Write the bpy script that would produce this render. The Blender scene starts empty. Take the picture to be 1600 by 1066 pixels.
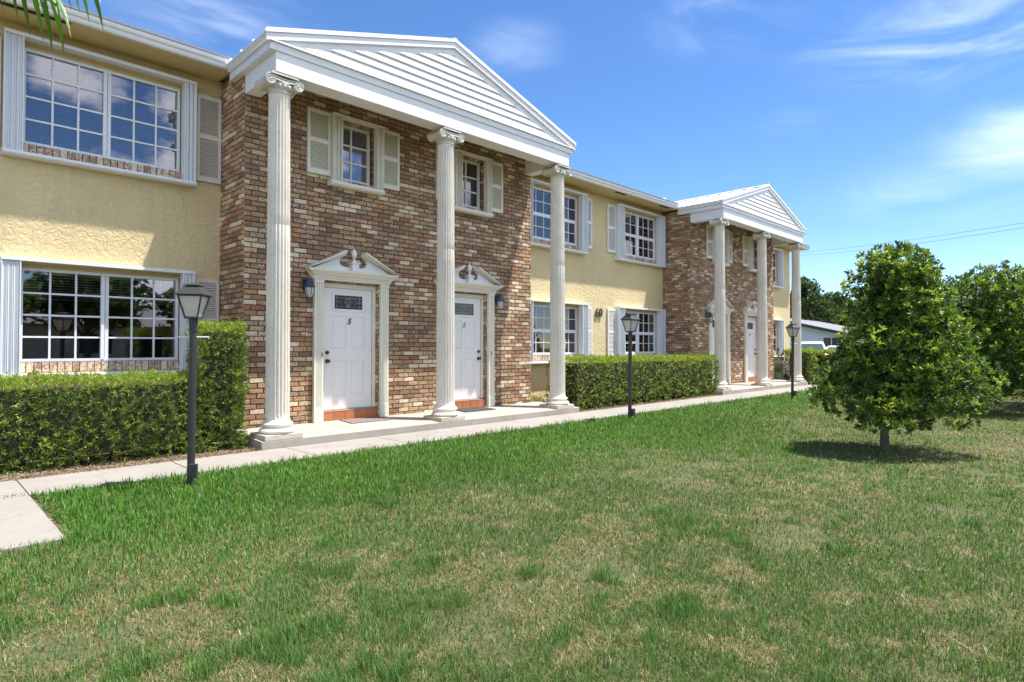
import bpy, bmesh, math, random
import numpy as np
from mathutils import Vector, Matrix
random.seed(7); rng = np.random.default_rng(7)
scene = bpy.context.scene
R = math.radians

# ------------------------------------------------------------------ camera
cam_data = bpy.data.cameras.new('camera'); cam = bpy.data.objects.new('camera', cam_data)
scene.collection.objects.link(cam); scene.camera = cam
cam_data.sensor_width = 36; cam_data.lens = 951/1600*36
cam_data.clip_start = .05; cam_data.clip_end = 2000
cam_data.shift_y = -6.6/1600
cam.location = (0, 0, 1.30)
cam.rotation_euler = (R(90+1.0), 0, R(45-90))
# ------------------------------------------------------------------ light
SUN = Vector((-.30, .25, -1)).normalized()
sd = bpy.data.lights.new('sun', 'SUN'); sd.energy = 4.4; sd.angle = R(.53); sd.color = (1, .96, .89)
so = bpy.data.objects.new('sun', sd); so.rotation_euler = SUN.to_track_quat('-Z', 'Y').to_euler()
scene.collection.objects.link(so)
world = bpy.data.worlds.new('World'); scene.world = world; world.use_nodes = True
wt = world.node_tree; wt.nodes.clear()
def wn(t, **k):
    n = wt.nodes.new(t)
    for a, b in k.items(): setattr(n, a, b)
    return n
out = wn('ShaderNodeOutputWorld'); bg = wn('ShaderNodeBackground'); bg.inputs['Strength'].default_value = .13
sky = wn('ShaderNodeTexSky', sky_type='NISHITA', sun_disc=False)
sky.sun_elevation = math.atan2(1, math.hypot(.30, .25)); sky.sun_rotation = math.atan2(.30, -.25)
sky.altitude = 0; sky.air_density = .85; sky.dust_density = 0.0; sky.ozone_density = 3.0
tc = wn('ShaderNodeTexCoord')
hsv = wn('ShaderNodeHueSaturation'); hsv.inputs['Hue'].default_value = .504; hsv.inputs['Saturation'].default_value = 1.18; hsv.inputs['Value'].default_value = .74
wt.links.new(sky.outputs[0], hsv.inputs['Color'])
def wnoise(scale, sc, lo, hi, detail=8, loc=(0, 0, 0), dist=.3):
    m = wn('ShaderNodeMapping'); m.inputs['Scale'].default_value = sc; m.inputs['Location'].default_value = loc
    wt.links.new(tc.outputs['Generated'], m.inputs[0])
    n = wn('ShaderNodeTexNoise'); n.inputs['Scale'].default_value = scale; n.inputs['Detail'].default_value = detail
    n.inputs['Roughness'].default_value = .55; n.inputs['Distortion'].default_value = dist
    wt.links.new(m.outputs[0], n.inputs['Vector'])
    r = wn('ShaderNodeMapRange'); r.interpolation_type = 'SMOOTHSTEP'
    r.inputs['From Min'].default_value = lo; r.inputs['From Max'].default_value = hi
    wt.links.new(n.outputs[0], r.inputs['Value']); return r.outputs[0]
def wmath(op, a, b):
    n = wn('ShaderNodeMath', operation=op)
    for i, x in enumerate((a, b)):
        if isinstance(x, (int, float)): n.inputs[i].default_value = x
        else: wt.links.new(x, n.inputs[i])
    return n.outputs[0]
sep = wn('ShaderNodeSeparateXYZ'); wt.links.new(tc.outputs['Generated'], sep.inputs[0])
# thin cirrus: a few banks at fixed bearings, broken up by streaky noise
acc = None
for d_, r_, k_ in (((.905, .130, .41), .26, .62), ((.815, .373, .46), .17, .34), ((.96, .193, .201), .19, .22), ((.964, .07, .25), .18, .45), ((.89, .324, .321), .07, .22), ((.64, .64, .45), .12, .2), ((.286, .856, .431), .2, .22)):
    v1 = wn('ShaderNodeVectorMath', operation='SUBTRACT'); v1.inputs[1].default_value = Vector(d_).normalized(); wt.links.new(tc.outputs['Generated'], v1.inputs[0])
    v2 = wn('ShaderNodeVectorMath', operation='MULTIPLY'); v2.inputs[1].default_value = (1, 1, 2.4); wt.links.new(v1.outputs[0], v2.inputs[0])
    v3 = wn('ShaderNodeVectorMath', operation='LENGTH'); wt.links.new(v2.outputs[0], v3.inputs[0])
    m_ = wn('ShaderNodeMapRange'); m_.interpolation_type = 'SMOOTHERSTEP'; m_.inputs['From Min'].default_value = r_; m_.inputs['From Max'].default_value = 0; m_.inputs['To Max'].default_value = k_
    wt.links.new(v3.outputs['Value'], m_.inputs['Value'])
    acc = m_.outputs[0] if acc is None else wmath('MAXIMUM', acc, m_.outputs[0])
wisps = wmath('MULTIPLY', wmath('MULTIPLY', wnoise(4.2, (1, 1, 3.2), .36, .80, loc=(1.15, .4, 2.1), dist=.9), acc), .80)
back = wn('ShaderNodeMapRange'); back.inputs['From Min'].default_value = -.1; back.inputs['From Max'].default_value = -.4
wt.links.new(sep.outputs['Y'], back.inputs['Value'])
cum = wmath('MULTIPLY', wnoise(8.0, (1, 1, 1.4), .44, .58, loc=(3, 1, 0), dist=.1), back.outputs[0])
mask = wmath('MAXIMUM', wisps, wmath('MULTIPLY', cum, .9))
mx = wn('ShaderNodeMixRGB'); mx.inputs['Color2'].default_value = (7.6, 7.9, 8.6, 1)
wt.links.new(mask, mx.inputs['Fac']); wt.links.new(hsv.outputs[0], mx.inputs['Color1'])
wt.links.new(mx.outputs[0], bg.inputs['Color']); wt.links.new(bg.outputs[0], out.inputs[0])
scene.view_settings.view_transform = 'Standard'; scene.view_settings.look = 'None'
scene.view_settings.exposure = 1.22; scene.view_settings.gamma = 1
scene.render.engine = 'CYCLES'
scene.cycles.max_bounces = 8; scene.cycles.transparent_max_bounces = 12

# ------------------------------------------------------------------ helpers
ORG = {}
def setp(o, label=None, category=None, group=None, kind=None):
    for k, v in (('label', label), ('category', category), ('group', group), ('kind', kind)):
        if v: o[k] = v
def thing(name, loc, **k):
    o = bpy.data.objects.new(name, None); scene.collection.objects.link(o); o.empty_display_size = .2
    o.location = loc; ORG[o.name] = Vector(loc); setp(o, **k); return o
def link_mesh(name, me, parent=None, **k):
    o = bpy.data.objects.new(name, me); scene.collection.objects.link(o)
    if parent is not None:
        org = ORG[parent.name]; me.transform(Matrix.Translation(-org)); o.parent = parent; ORG[o.name] = org
    else: ORG[o.name] = Vector((0, 0, 0))
    setp(o, **k); return o
class MB:
    def __init__(s): s.v = []; s.f = []; s.m = []; s.cur = 0
    def add(s, vs, fs):
        b = len(s.v); s.v += [tuple(p) for p in vs]
        for f in fs: s.f.append([b+i for i in f]); s.m.append(s.cur)
        return s
    def box(s, x0, x1, y0, y1, z0, z1):
        v = [(x, y, z) for z in (z0, z1) for y in (y0, y1) for x in (x0, x1)]
        return s.add(v, [(0, 2, 3, 1), (4, 5, 7, 6), (0, 1, 5, 4), (2, 6, 7, 3), (0, 4, 6, 2), (1, 3, 7, 5)])
    def hexa(s, c):      # 8 corners, same order as box
        return s.add(c, [(0, 2, 3, 1), (4, 5, 7, 6), (0, 1, 5, 4), (2, 6, 7, 3), (0, 4, 6, 2), (1, 3, 7, 5)])
    def prism(s, poly, axis, a, b):   # poly of 2d points; axis = extrusion axis
        def P(p, t): return {'x': (t, p[0], p[1]), 'y': (p[0], t, p[1]), 'z': (p[0], p[1], t)}[axis]
        n = len(poly); v = [P(p, a) for p in poly]+[P(p, b) for p in poly]
        f = [list(range(n))[::-1], list(range(n, 2*n))]+[(i, (i+1) % n, n+(i+1) % n, n+i) for i in range(n)]
        return s.add(v, f)
    def tube(s, pts, r, n=8, caps=True):
        pts = [Vector(p) for p in pts]; N = len(pts)
        rs = r if isinstance(r, (list, tuple)) else [r]*N
        rings = []; up = None
        for i, p in enumerate(pts):
            d = (pts[min(i+1, N-1)]-pts[max(i-1, 0)]).normalized()
            if up is None: up = Vector((0, 0, 1)) if abs(d.z) < .9 else Vector((1, 0, 0))
            a = d.cross(up).normalized(); b = d.cross(a).normalized(); up = -b if False else up
            rings += [p+(a*math.cos(t)+b*math.sin(t))*rs[i] for t in [2*math.pi*k/n for k in range(n)]]
        f = [(i*n+k, i*n+(k+1) % n, (i+1)*n+(k+1) % n, (i+1)*n+k) for i in range(N-1) for k in range(n)]
        if caps: f += [list(range(n))[::-1], [(N-1)*n+k for k in range(n)]]
        return s.add(rings, f)
    def lathe(s, c, prof, n=32, ang=0):
        v = []; N = len(prof)
        for r, z in prof:
            v += [(c[0]+r*math.cos(ang+2*math.pi*k/n), c[1]+r*math.sin(ang+2*math.pi*k/n), c[2]+z) for k in range(n)]
        f = [(i*n+k, i*n+(k+1) % n, (i+1)*n+(k+1) % n, (i+1)*n+k) for i in range(N-1) for k in range(n)]
        f += [list(range(n))[::-1], [(N-1)*n+k for k in range(n)]]
        return s.add(v, f)
    def build(s, name, mats, parent=None, smooth=False, bevel=0, angle=35, **k):
        me = bpy.data.meshes.new(name); me.from_pydata(s.v, [], s.f)
        if not isinstance(mats, (list, tuple)): mats = [mats]
        for m in mats: me.materials.append(m)
        me.polygons.foreach_set('material_index', s.m)
        bm = bmesh.new(); bm.from_mesh(me); bmesh.ops.recalc_face_normals(bm, faces=bm.faces); bm.to_mesh(me); bm.free()
        if smooth:
            me.polygons.foreach_set('use_smooth', [True]*len(me.polygons))
            me.set_sharp_from_angle(angle=R(angle))
        o = link_mesh(name, me, parent, **k)
        if bevel:
            b = o.modifiers.new('bevel', 'BEVEL'); b.width = bevel; b.segments = 2; b.limit_method = 'ANGLE'
        return o
def copy_tree(o, parent, dx):
    c = o.copy(); scene.collection.objects.link(c); c.parent = parent
    if dx is not None: c.location = Vector(o.location)+Vector(dx)
    ORG[c.name] = ORG[o.name]
    for ch in list(o.children): copy_tree(ch, c, None)
    return c
def text_mesh(txt, name, size, loc, mat, parent, shear=0, extrude=.006, bold=0, **k):
    cu = bpy.data.curves.new(name, 'FONT'); cu.body = txt; cu.size = size; cu.extrude = extrude
    cu.shear = shear; cu.offset = bold; cu.align_x = 'CENTER'; cu.align_y = 'CENTER'; cu.space_character = 1.05
    tmp = bpy.data.objects.new('t', cu); scene.collection.objects.link(tmp)
    dg = bpy.context.evaluated_depsgraph_get(); me = bpy.data.meshes.new_from_object(tmp.evaluated_get(dg))
    bpy.data.objects.remove(tmp); me.name = name
    me.transform(Matrix.Translation(loc) @ Matrix.Rotation(R(90), 4, 'X')); me.materials.clear(); me.materials.append(mat)
    return link_mesh(name, me, parent, **k)

# ------------------------------------------------------------------ materials
def newmat(name):
    m = bpy.data.materials.new(name); m.use_nodes = True; nt = m.node_tree
    return m, nt, nt.nodes['Principled BSDF']
def N(nt, t, **k):
    n = nt.nodes.new(t)
    for a, b in k.items(): setattr(n, a, b)
    return n
def noise(nt, scale, detail=4, rough=.55, vec=None, dist=0):
    n = N(nt, 'ShaderNodeTexNoise'); n.inputs['Scale'].default_value = scale; n.inputs['Detail'].default_value = detail
    n.inputs['Roughness'].default_value = rough; n.inputs['Distortion'].default_value = dist
    if vec is None:
        g = N(nt, 'ShaderNodeNewGeometry'); vec = g.outputs['Position']
    nt.links.new(vec, n.inputs['Vector']); return n.outputs['Fac']
def rng_node(nt, src, a, b, c=0, d=1):
    r = N(nt, 'ShaderNodeMapRange'); r.inputs['From Min'].default_value = a; r.inputs['From Max'].default_value = b
    r.inputs['To Min'].default_value = c; r.inputs['To Max'].default_value = d; nt.links.new(src, r.inputs['Value']); return r.outputs[0]
def mix(nt, fac, a, b, mode='MIX'):
    n = N(nt, 'ShaderNodeMixRGB', blend_type=mode)
    for i, x in ((0, fac), (1, a), (2, b)):
        if isinstance(x, (int, float)): n.inputs[i].default_value = x
        elif isinstance(x, tuple): n.inputs[i].default_value = (*x, 1) if len(x) == 3 else x
        else: nt.links.new(x, n.inputs[i])
    return n.outputs[0]
def bump(nt, bsdf, h, strength=.3, dist=.01, prev=None):
    b = N(nt, 'ShaderNodeBump'); b.inputs['Strength'].default_value = strength; b.inputs['Distance'].default_value = dist
    nt.links.new(h, b.inputs['Height'])
    if prev: nt.links.new(prev, b.inputs['Normal'])
    nt.links.new(b.outputs[0], bsdf.inputs['Normal']); return b.outputs[0]
def painted(name, col, rough=.45, dirt=.12, bumpy=.08, scale=30, dirtcol=None):
    m, nt, b = newmat(name)
    f = rng_node(nt, noise(nt, 2.3, 6, .65), .35, .75)
    f2 = rng_node(nt, noise(nt, 14, 4, .6), .5, .8)
    dc = dirtcol or tuple(c*.72 for c in col)
    c = mix(nt, mixf(nt, f, dirt), col, dc); c = mix(nt, mixf(nt, f2, dirt*.6), c, tuple(x*.6 for x in dc))
    nt.links.new(c, b.inputs['Base Color']); b.inputs['Roughness'].default_value = rough
    if bumpy: bump(nt, b, noise(nt, scale, 3), bumpy, .004)
    return m
def mixf(nt, src, k):
    n = N(nt, 'ShaderNodeMath', operation='MULTIPLY'); nt.links.new(src, n.inputs[0]); n.inputs[1].default_value = k; return n.outputs[0]

WHITE = painted('white_paint', (.74, .74, .74), .4, .16)
TRIMW = painted('beam_stucco_white', (.78, .78, .78), .7, .12, .5, 60)
CREAM = painted('cream_paint', (.74, .70, .59), .45, .22)
SHUTBEIGE = painted('beige_shutter', (.66, .60, .53), .5, .15)
SHUTWHITE = painted('white_shutter', (.74, .72, .67), .5, .15)
COLMAT = painted('column_paint', (.76, .71, .62), .5, .40, .12, 60, (.46, .42, .34))
CAPMAT = painted('capital_paint', (.66, .63, .55), .6, .7, .4, 80, (.33, .31, .25))
DOORW = painted('door_paint', (.77, .75, .73), .35, .10)
ALU = painted('aluminium_white', (.72, .74, .77), .35, .18)
SOFF = painted('soffit_yellow', (.60, .47, .22), .8, .2, .4, 90)
ROOFM = painted('white_metal_roof', (.78, .78, .79), .35, .12, 0)
DARKM = painted('black_iron', (.028, .027, .03), .5, .35, .3, 60, (.09, .075, .07))
BROWNM = painted('bronze_paint', (.075, .058, .05), .45, .5, .3, 60)
LANTBLUE = painted('blue_black_metal', (.03, .04, .08), .35, .4, .1, 40)
KNOB = painted('knob_bronze', (.12, .10, .08), .3, .2, 0); KNOB.node_tree.nodes['Principled BSDF'].inputs['Metallic'].default_value = .8
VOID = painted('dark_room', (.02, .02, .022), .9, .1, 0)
LEAD = painted('lead_came', (.35, .36, .35), .4, .1, 0)
BLIND = painted('blind_slat', (.22, .22, .25), .5, .1, 0)
BLIND2 = painted('blind_slat_dim', (.75, .75, .72), .5, .1, 0)
def glassmat(name, tint=.8, refl=.16):
    m, nt, b = newmat(name); nt.nodes.remove(b); o = nt.nodes['Material Output']
    t = N(nt, 'ShaderNodeBsdfTransparent'); t.inputs[0].default_value = (tint*.93, tint*.97, tint, 1)
    g = N(nt, 'ShaderNodeBsdfGlossy'); g.inputs['Roughness'].default_value = .015; g.inputs[0].default_value = (.84, .78, .80, 1)
    lw = N(nt, 'ShaderNodeFresnel'); lw.inputs[0].default_value = 1.5
    mr = rng_node(nt, lw.outputs[0], 0, 1, refl, 1)
    bn = N(nt, 'ShaderNodeBump'); bn.inputs['Strength'].default_value = .05; bn.inputs['Distance'].default_value = .02
    nt.links.new(noise(nt, 1.6, 2), bn.inputs['Height']); nt.links.new(bn.outputs[0], g.inputs['Normal'])
    mxs = N(nt, 'ShaderNodeMixShader'); nt.links.new(mr, mxs.inputs[0]); nt.links.new(t.outputs[0], mxs.inputs[1]); nt.links.new(g.outputs[0], mxs.inputs[2])
    nt.links.new(mxs.outputs[0], o.inputs[0]); return m
GLASS = glassmat('window_glass', .86, .12)
FROST, _nt, _b = newmat('frosted_lamp_glass'); _b.inputs['Base Color'].default_value = (.72, .70, .62, 1); _b.inputs['Roughness'].default_value = .25
_b.inputs['Transmission Weight'].default_value = .25; _nt.links.new(mix(_nt, rng_node(_nt, noise(_nt, 25, 4), .4, .8, 0, .5), (.74, .72, .65), (.5, .47, .40)), _b.inputs['Base Color'])

# stucco
STUCCO, nt, b = newmat('yellow_stucco')
n1 = noise(nt, 10, 5, .6, dist=1.6); n2 = noise(nt, 1.1, 5, .6); n3 = noise(nt, 60, 3)
c = mix(nt, rng_node(nt, n2, .35, .7), (.69, .56, .315), (.62, .495, .27)); c = mix(nt, rng_node(nt, n1, .35, .65, .0, .22), c, (.47, .37, .20))
mpp = N(nt, 'ShaderNodeMapping'); mpp.inputs['Scale'].default_value = (1, 1, .09); nt.links.new(N(nt, 'ShaderNodeNewGeometry').outputs['Position'], mpp.inputs[0])
c = mix(nt, rng_node(nt, noise(nt, 7, 5, .7, vec=mpp.outputs[0]), .52, .78, 0, .42), c, (.40, .33, .21))
nt.links.new(c, b.inputs['Base Color']); b.inputs['Roughness'].default_value = .9
h = rng_node(nt, n1, .38, .58); hh = N(nt, 'ShaderNodeMath', operation='ADD'); nt.links.new(h, hh.inputs[0]); nt.links.new(mixf(nt, n3, .25), hh.inputs[1])
bump(nt, b, hh.outputs[0], .65, .010)

# brick and mortar
BRICK, nt, b = newmat('mottled_brick')
at = N(nt, 'ShaderNodeVertexColor', layer_name='col')
na = noise(nt, 38, 5, .7, dist=.8); nb = noise(nt, 150, 3)
thr = N(nt, 'ShaderNodeMath', operation='SUBTRACT'); thr.inputs[0].default_value = .785
nt.links.new(mixf(nt, at.outputs['Alpha'], .40), thr.inputs[1])
gt = N(nt, 'ShaderNodeMath', operation='SUBTRACT'); nt.links.new(na, gt.inputs[0]); nt.links.new(thr.outputs[0], gt.inputs[1])
cm = rng_node(nt, gt.outputs[0], 0, .05)
dk = rng_node(nt, noise(nt, 27, 4, .6), .30, .50, .85, 0)
c = mix(nt, dk, at.outputs['Color'], (.10, .05, .035)); c = mix(nt, cm, c, (.80, .67, .49))
c = mix(nt, rng_node(nt, nb, .3, .7, 0, .25), c, (.12, .07, .05)); c = mix(nt, rng_node(nt, noise(nt, .9, 5, .65), .42, .68, 0, .38), c, (.17, .10, .065))
nt.links.new(c, b.inputs['Base Color']); b.inputs['Roughness'].default_value = .85; bump(nt, b, na, .6, .006)
MORTAR = painted('brick_mortar', (.11, .08, .055), .95, .4, .6, 90)
TERRA = painted('terracotta_tile', (.46, .17, .07), .45, .5, .15, 30, (.26, .09, .04))
GROUT = painted('tile_grout', (.42, .33, .25), .9, .3)
# concrete
def concrete(name, col, dark, sc=1.):
    m, nt, b = newmat(name)
    c = mix(nt, rng_node(nt, noise(nt, 1.3*sc, 6, .65), .35, .75), col, dark)
    c = mix(nt, rng_node(nt, noise(nt, 9*sc, 5, .7), .55, .75, 0, .45), c, tuple(x*.62 for x in dark))
    c = mix(nt, rng_node(nt, noise(nt, 160, 2), .3, .7, 0, .25), c, (.30, .27, .23))
    nt.links.new(c, b.inputs['Base Color']); v = N(nt, 'ShaderNodeTexVoronoi', feature='DISTANCE_TO_EDGE'); v.inputs['Scale'].default_value = .55
    gp_ = N(nt, 'ShaderNodeNewGeometry').outputs['Position']; va = N(nt, 'ShaderNodeVectorMath', operation='ADD'); nz_ = N(nt, 'ShaderNodeTexNoise'); nz_.inputs['Scale'].default_value = 5; nt.links.new(gp_, nz_.inputs['Vector'])
    vs_ = N(nt, 'ShaderNodeVectorMath', operation='SCALE'); vs_.inputs['Scale'].default_value = .3; nt.links.new(nz_.outputs['Color'], vs_.inputs[0]); nt.links.new(gp_, va.inputs[0]); nt.links.new(vs_.outputs[0], va.inputs[1]); nt.links.new(va.outputs[0], v.inputs['Vector'])
    c = mix(nt, rng_node(nt, v.outputs['Distance'], .0, .0045, .65, 0), c, (.10, .09, .075)); nt.links.new(c, b.inputs['Base Color'])
    b.inputs['Roughness'].default_value = .9; bump(nt, b, noise(nt, 120, 4), .35, .003); return m
CONC = concrete('sidewalk_concrete', (.275, .25, .225), (.21, .19, .168))
SLABM = concrete('slab_concrete', (.36, .335, .30), (.27, .235, .18))
PLINTH = concrete('plinth_concrete', (.58, .53, .44), (.36, .31, .22), 2)
def vcolmat(name, rough=.5, transl=.25, spec=.4, var=.25):
    m, nt, b = newmat(name); at = N(nt, 'ShaderNodeVertexColor', layer_name='col')
    nt.links.new(at.outputs['Color'], b.inputs['Base Color']); b.inputs['Roughness'].default_value = rough
    b.inputs['Specular IOR Level'].default_value = spec
    if transl:
        t = N(nt, 'ShaderNodeBsdfTranslucent'); nt.links.new(mix(nt, 1, at.outputs['Color'], (1.5, 1.5, .6), 'MULTIPLY'), t.inputs[0])
        mxs = N(nt, 'ShaderNodeMixShader'); mxs.inputs[0].default_value = transl
        nt.links.new(b.outputs[0], mxs.inputs[1]); nt.links.new(t.outputs[0], mxs.inputs[2]); nt.links.new(mxs.outputs[0], nt.nodes['Material Output'].inputs[0])
    return m
LEAF = vcolmat('leaf', .42, .28, .45); NEEDLE = vcolmat('hedge_leaf', .5, .25, .3); GRASSM = vcolmat('grass_blade', .55, .3, .25)
BARK = painted('bark', (.10, .08, .06), .95, .7, .9, 40, (.20, .17, .13))
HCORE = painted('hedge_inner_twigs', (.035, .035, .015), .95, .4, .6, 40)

# ------------------------------------------------------------------ setting
def lush(x, y):   # 1 = green lawn, 0 = dry (per point arrays)
    yb = np.interp(x, [-6, 0, .7, 1.3, 1.8, 2.7, 4.2, 5.7, 7.8, 10, 13.3, 20, 40], [5.2, 4.9, 4.6, 4.1, 3.95, 4.1, 4.2, 4.1, 3.5, 3.9, 4.6, 4.8, 5])
    return yb
GROUND, nt, b = newmat('lawn_soil')
g = N(nt, 'ShaderNodeNewGeometry')
c = mix(nt, rng_node(nt, noise(nt, .8, 6, .6), .34, .56), (.115, .085, .048), (.07, .09, .028))
c = mix(nt, rng_node(nt, noise(nt, 30, 6, .7), .3, .7, 0, .7), c, (.10, .072, .042))
c = mix(nt, rng_node(nt, noise(nt, 120, 3, .7), .5, .8, 0, .45), c, (.26, .20, .11))
nt.links.new(c, b.inputs['Base Color']); b.inputs['Roughness'].default_value = 1; bump(nt, b, noise(nt, 60, 5), .8, .02)
MULCH, nt, b = newmat('leaf_litter_bed')
v = N(nt, 'ShaderNodeTexVoronoi'); v.inputs['Scale'].default_value = 55; nt.links.new(N(nt, 'ShaderNodeNewGeometry').outputs['Position'], v.inputs['Vector'])
rp = N(nt, 'ShaderNodeValToRGB'); rp.color_ramp.elements[0].color = (.05, .035, .025, 1); rp.color_ramp.elements[1].color = (.36, .29, .21, 1)
e = rp.color_ramp.elements.new(.5); e.color = (.16, .11, .075, 1)
sp = N(nt, 'ShaderNodeSeparateColor'); nt.links.new(v.outputs['Color'], sp.inputs[0]); nt.links.new(sp.outputs[0], rp.inputs[0])
nt.links.new(rp.outputs[0], b.inputs['Base Color']); b.inputs['Roughness'].default_value = .95; bump(nt, b, v.outputs['Distance'], 1, .02)
ASPH = concrete('asphalt', (.06, .06, .06), (.045, .045, .045))

mb = MB(); mb.add([(-400, -400, -.03), (600, -400, -.03), (600, 500, -.03), (-400, 500, -.03)], [(0, 1, 2, 3)])
mb.build('ground', GROUND, kind='structure')
mb = MB()      # sidewalk panels with open joints
xs = [-8, -5.5, -3, -1.2, .80]+[.83+i*1.35 for i in range(1, 17)]
for i in range(len(xs)-1): mb.box(xs[i]+.006, xs[i+1]-.006, 6.80, 7.69, -.06, 0.0)
mb.box(-8, xs[-1], 6.81, 7.68, -.07, -.012)
mb.build('sidewalk', CONC, kind='structure', bevel=.004)
mb = MB(); mb.box(-.12, .80, 5.10, 6.785, -.06, .002); mb.box(-1.7, -.135, 5.10, 6.785, -.06, .002)
mb.build('path', CONC, kind='structure', bevel=.004)
mb = MB()
n = 160; bx = np.linspace(-6, 26, n)
vs = []; 
for i, x in enumerate(bx):
    for y, z in ((7.69, -.022), (8.1, -.004+.012*math.sin(x*3)), (8.6, .01), (9.66, .02)): vs.append((x, y, z))
mb.add(vs, [(i*4+j, (i+1)*4+j, (i+1)*4+j+1, i*4+j+1) for i in range(n-1) for j in range(3)])
mb.build('mulch_bed', MULCH, kind='structure')
mb = MB(); mb.add([(27.5, -60, -.024), (38, -60, -.024), (38, 80, -.024), (27.5, 80, -.024)], [(0, 1, 2, 3)])
mb.build('road', ASPH, kind='structure')

# ------------------------------------------------------------------ apartment building
BX, BY = 12.0, 9.65
B = thing('apartment_building', (BX, BY, 0), label='long two storey yellow stucco apartment building with brick bays and white columned porticos', category='building')
S = 9.65; FB = 8.75; DX = 12.63; B1, B2 = 3.39, 9.30
def wall_open(mb, x0, x1, z0, z1, y, ops, depth):
    xs = sorted({x0, x1, *[o[0] for o in ops], *[o[1] for o in ops]}); zs = sorted({z0, z1, *[o[2] for o in ops], *[o[3] for o in ops]})
    for i in range(len(xs)-1):
        for j in range(len(zs)-1):
            cx, cz = (xs[i]+xs[i+1])/2, (zs[j]+zs[j+1])/2
            if any(o[0] < cx < o[1] and o[2] < cz < o[3] for o in ops): continue
            mb.add([(xs[i], y, zs[j]), (xs[i+1], y, zs[j]), (xs[i+1], y, zs[j+1]), (xs[i], y, zs[j+1])], [(0, 1, 2, 3)])
    for a, b_, c_, d in ops:
        mb.add([(a, y, c_), (b_, y, c_), (b_, y, d), (a, y, d), (a, y+depth, c_), (b_, y+depth, c_), (b_, y+depth, d), (a, y+depth, d)],
               [(0, 1, 5, 4), (1, 2, 6, 5), (2, 3, 7, 6), (3, 0, 4, 7)])
UZ = (3.72, 5.12); LZ = (.98, 2.35)
WX = [1.0, 10.19, 13.84, 22.82]
ops = [(x, x+1.84, *z) for x in WX for z in (UZ, LZ)]
mb = MB()
for a, b_ in ((-3.3, 3.60), (9.1, 16.2), (21.75, 25.9)):
    wall_open(mb, a, b_, -.1, 5.34, S, [o for o in ops if a < o[0] < b_], .14)
mb.add([(25.9, S, -.1), (25.9, 19, -.1), (25.9, 19, 5.34), (25.9, S, 5.34), (-3.3, S, -.1), (-3.3, 19, -.1), (-3.3, 19, 5.34), (-3.3, S, 5.34)],
       [(0, 1, 2, 3), (4, 7, 6, 5), (1, 5, 6, 2)])
wall = mb.build('stucco_wall', STUCCO, B)
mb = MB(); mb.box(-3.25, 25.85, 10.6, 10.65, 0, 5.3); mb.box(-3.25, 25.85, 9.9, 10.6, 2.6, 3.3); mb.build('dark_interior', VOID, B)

# soffit, fascia, gutter
mb = MB()
for a, b_ in ((-3.6, 3.33), (9.40, 15.96), (22.03, 26.3)):
    mb.box(a, b_, 9.13, S+.05, 5.32, 5.345); mb.build('soffit', SOFF, B); mb = MB()
mb.box(25.9, 26.3, S+.05, 19.3, 5.32, 5.345)
mb.build('soffit', SOFF, B)
gp = [(9.13, 5.322), (9.075, 5.322), (9.062, 5.345), (9.058, 5.372), (9.032, 5.392), (9.025, 5.418), (9.025, 5.448), (9.045, 5.448), (9.13, 5.448)]
mb = MB()
for a, b_ in ((-3.7, 3.36), (9.37, 15.99), (22.0, 26.42)): mb.prism(gp, 'x', a, b_); mb.build('gutter', WHITE, B); mb = MB()
mb.prism([(x*-1+35.45, z) for x, z in gp], 'y', 9.13, 19.3)
mb.build('gutter', WHITE, B)
for x0, x1 in ((.72, 1.42), (12.95, 13.40), (15.1, 15.55)):
    mb = MB(); mb.box(x0, x1, 9.14, 9.21, 5.312, 5.324)
    for k in range(12): mb.box(x0+.02+(x1-x0-.03)*k/12, x0+.028+(x1-x0-.03)*k/12, 9.142, 9.208, 5.309, 5.313)
    mb.build('soffit_vent', VOID, B)
# main roof
mb = MB(); zr = 5.47+.31*5.2
mb.hexa([(-3.75, 9.03, 5.452), (26.45, 9.03, 5.452), (-3.75, 14.2, zr-.02), (26.45, 14.2, zr-.02), (-3.75, 9.03, 5.475), (26.45, 9.03, 5.475), (-3.75, 14.2, zr), (26.45, 14.2, zr)])
mb.hexa([(-3.75, 14.2, zr-.02), (26.45, 14.2, zr-.02), (-3.75, 19.4, 5.452), (26.45, 19.4, 5.452), (-3.75, 14.2, zr), (26.45, 14.2, zr), (-3.75, 19.4, 5.475), (26.45, 19.4, 5.475)])
for k in range(75):
    x = -3.7+k*.405; y9 = 9.5; z9 = 5.475+.31*.45
    mb.hexa([(x, y9, z9-.01), (x+.025, y9, z9-.01), (x, 14.2, zr), (x+.025, 14.2, zr), (x, y9, z9+.02), (x+.025, y9, z9+.02), (x, 14.2, zr+.03), (x+.025, 14.2, zr+.03)])
mb.add([(25.9, 9.65, 5.3), (25.9, 19, 5.3), (25.9, 14.2, zr-.03), (-3.3, 9.65, 5.3), (-3.3, 19, 5.3), (-3.3, 14.2, zr-.03)], [(0, 1, 2), (3, 5, 4)])
mb.build('roof', ROOFM, B)
GREYE = painted('grey_drip_edge', (.20, .20, .20), .6, .3)
for a, b_ in ((-3.72, 3.27), (9.45, 15.90), (22.1, 26.42)):
    mb = MB(); mb.box(a, b_, 9.012, 9.05, 5.4495, 5.474); mb.build('drip_edge', GREYE, B)

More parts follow.
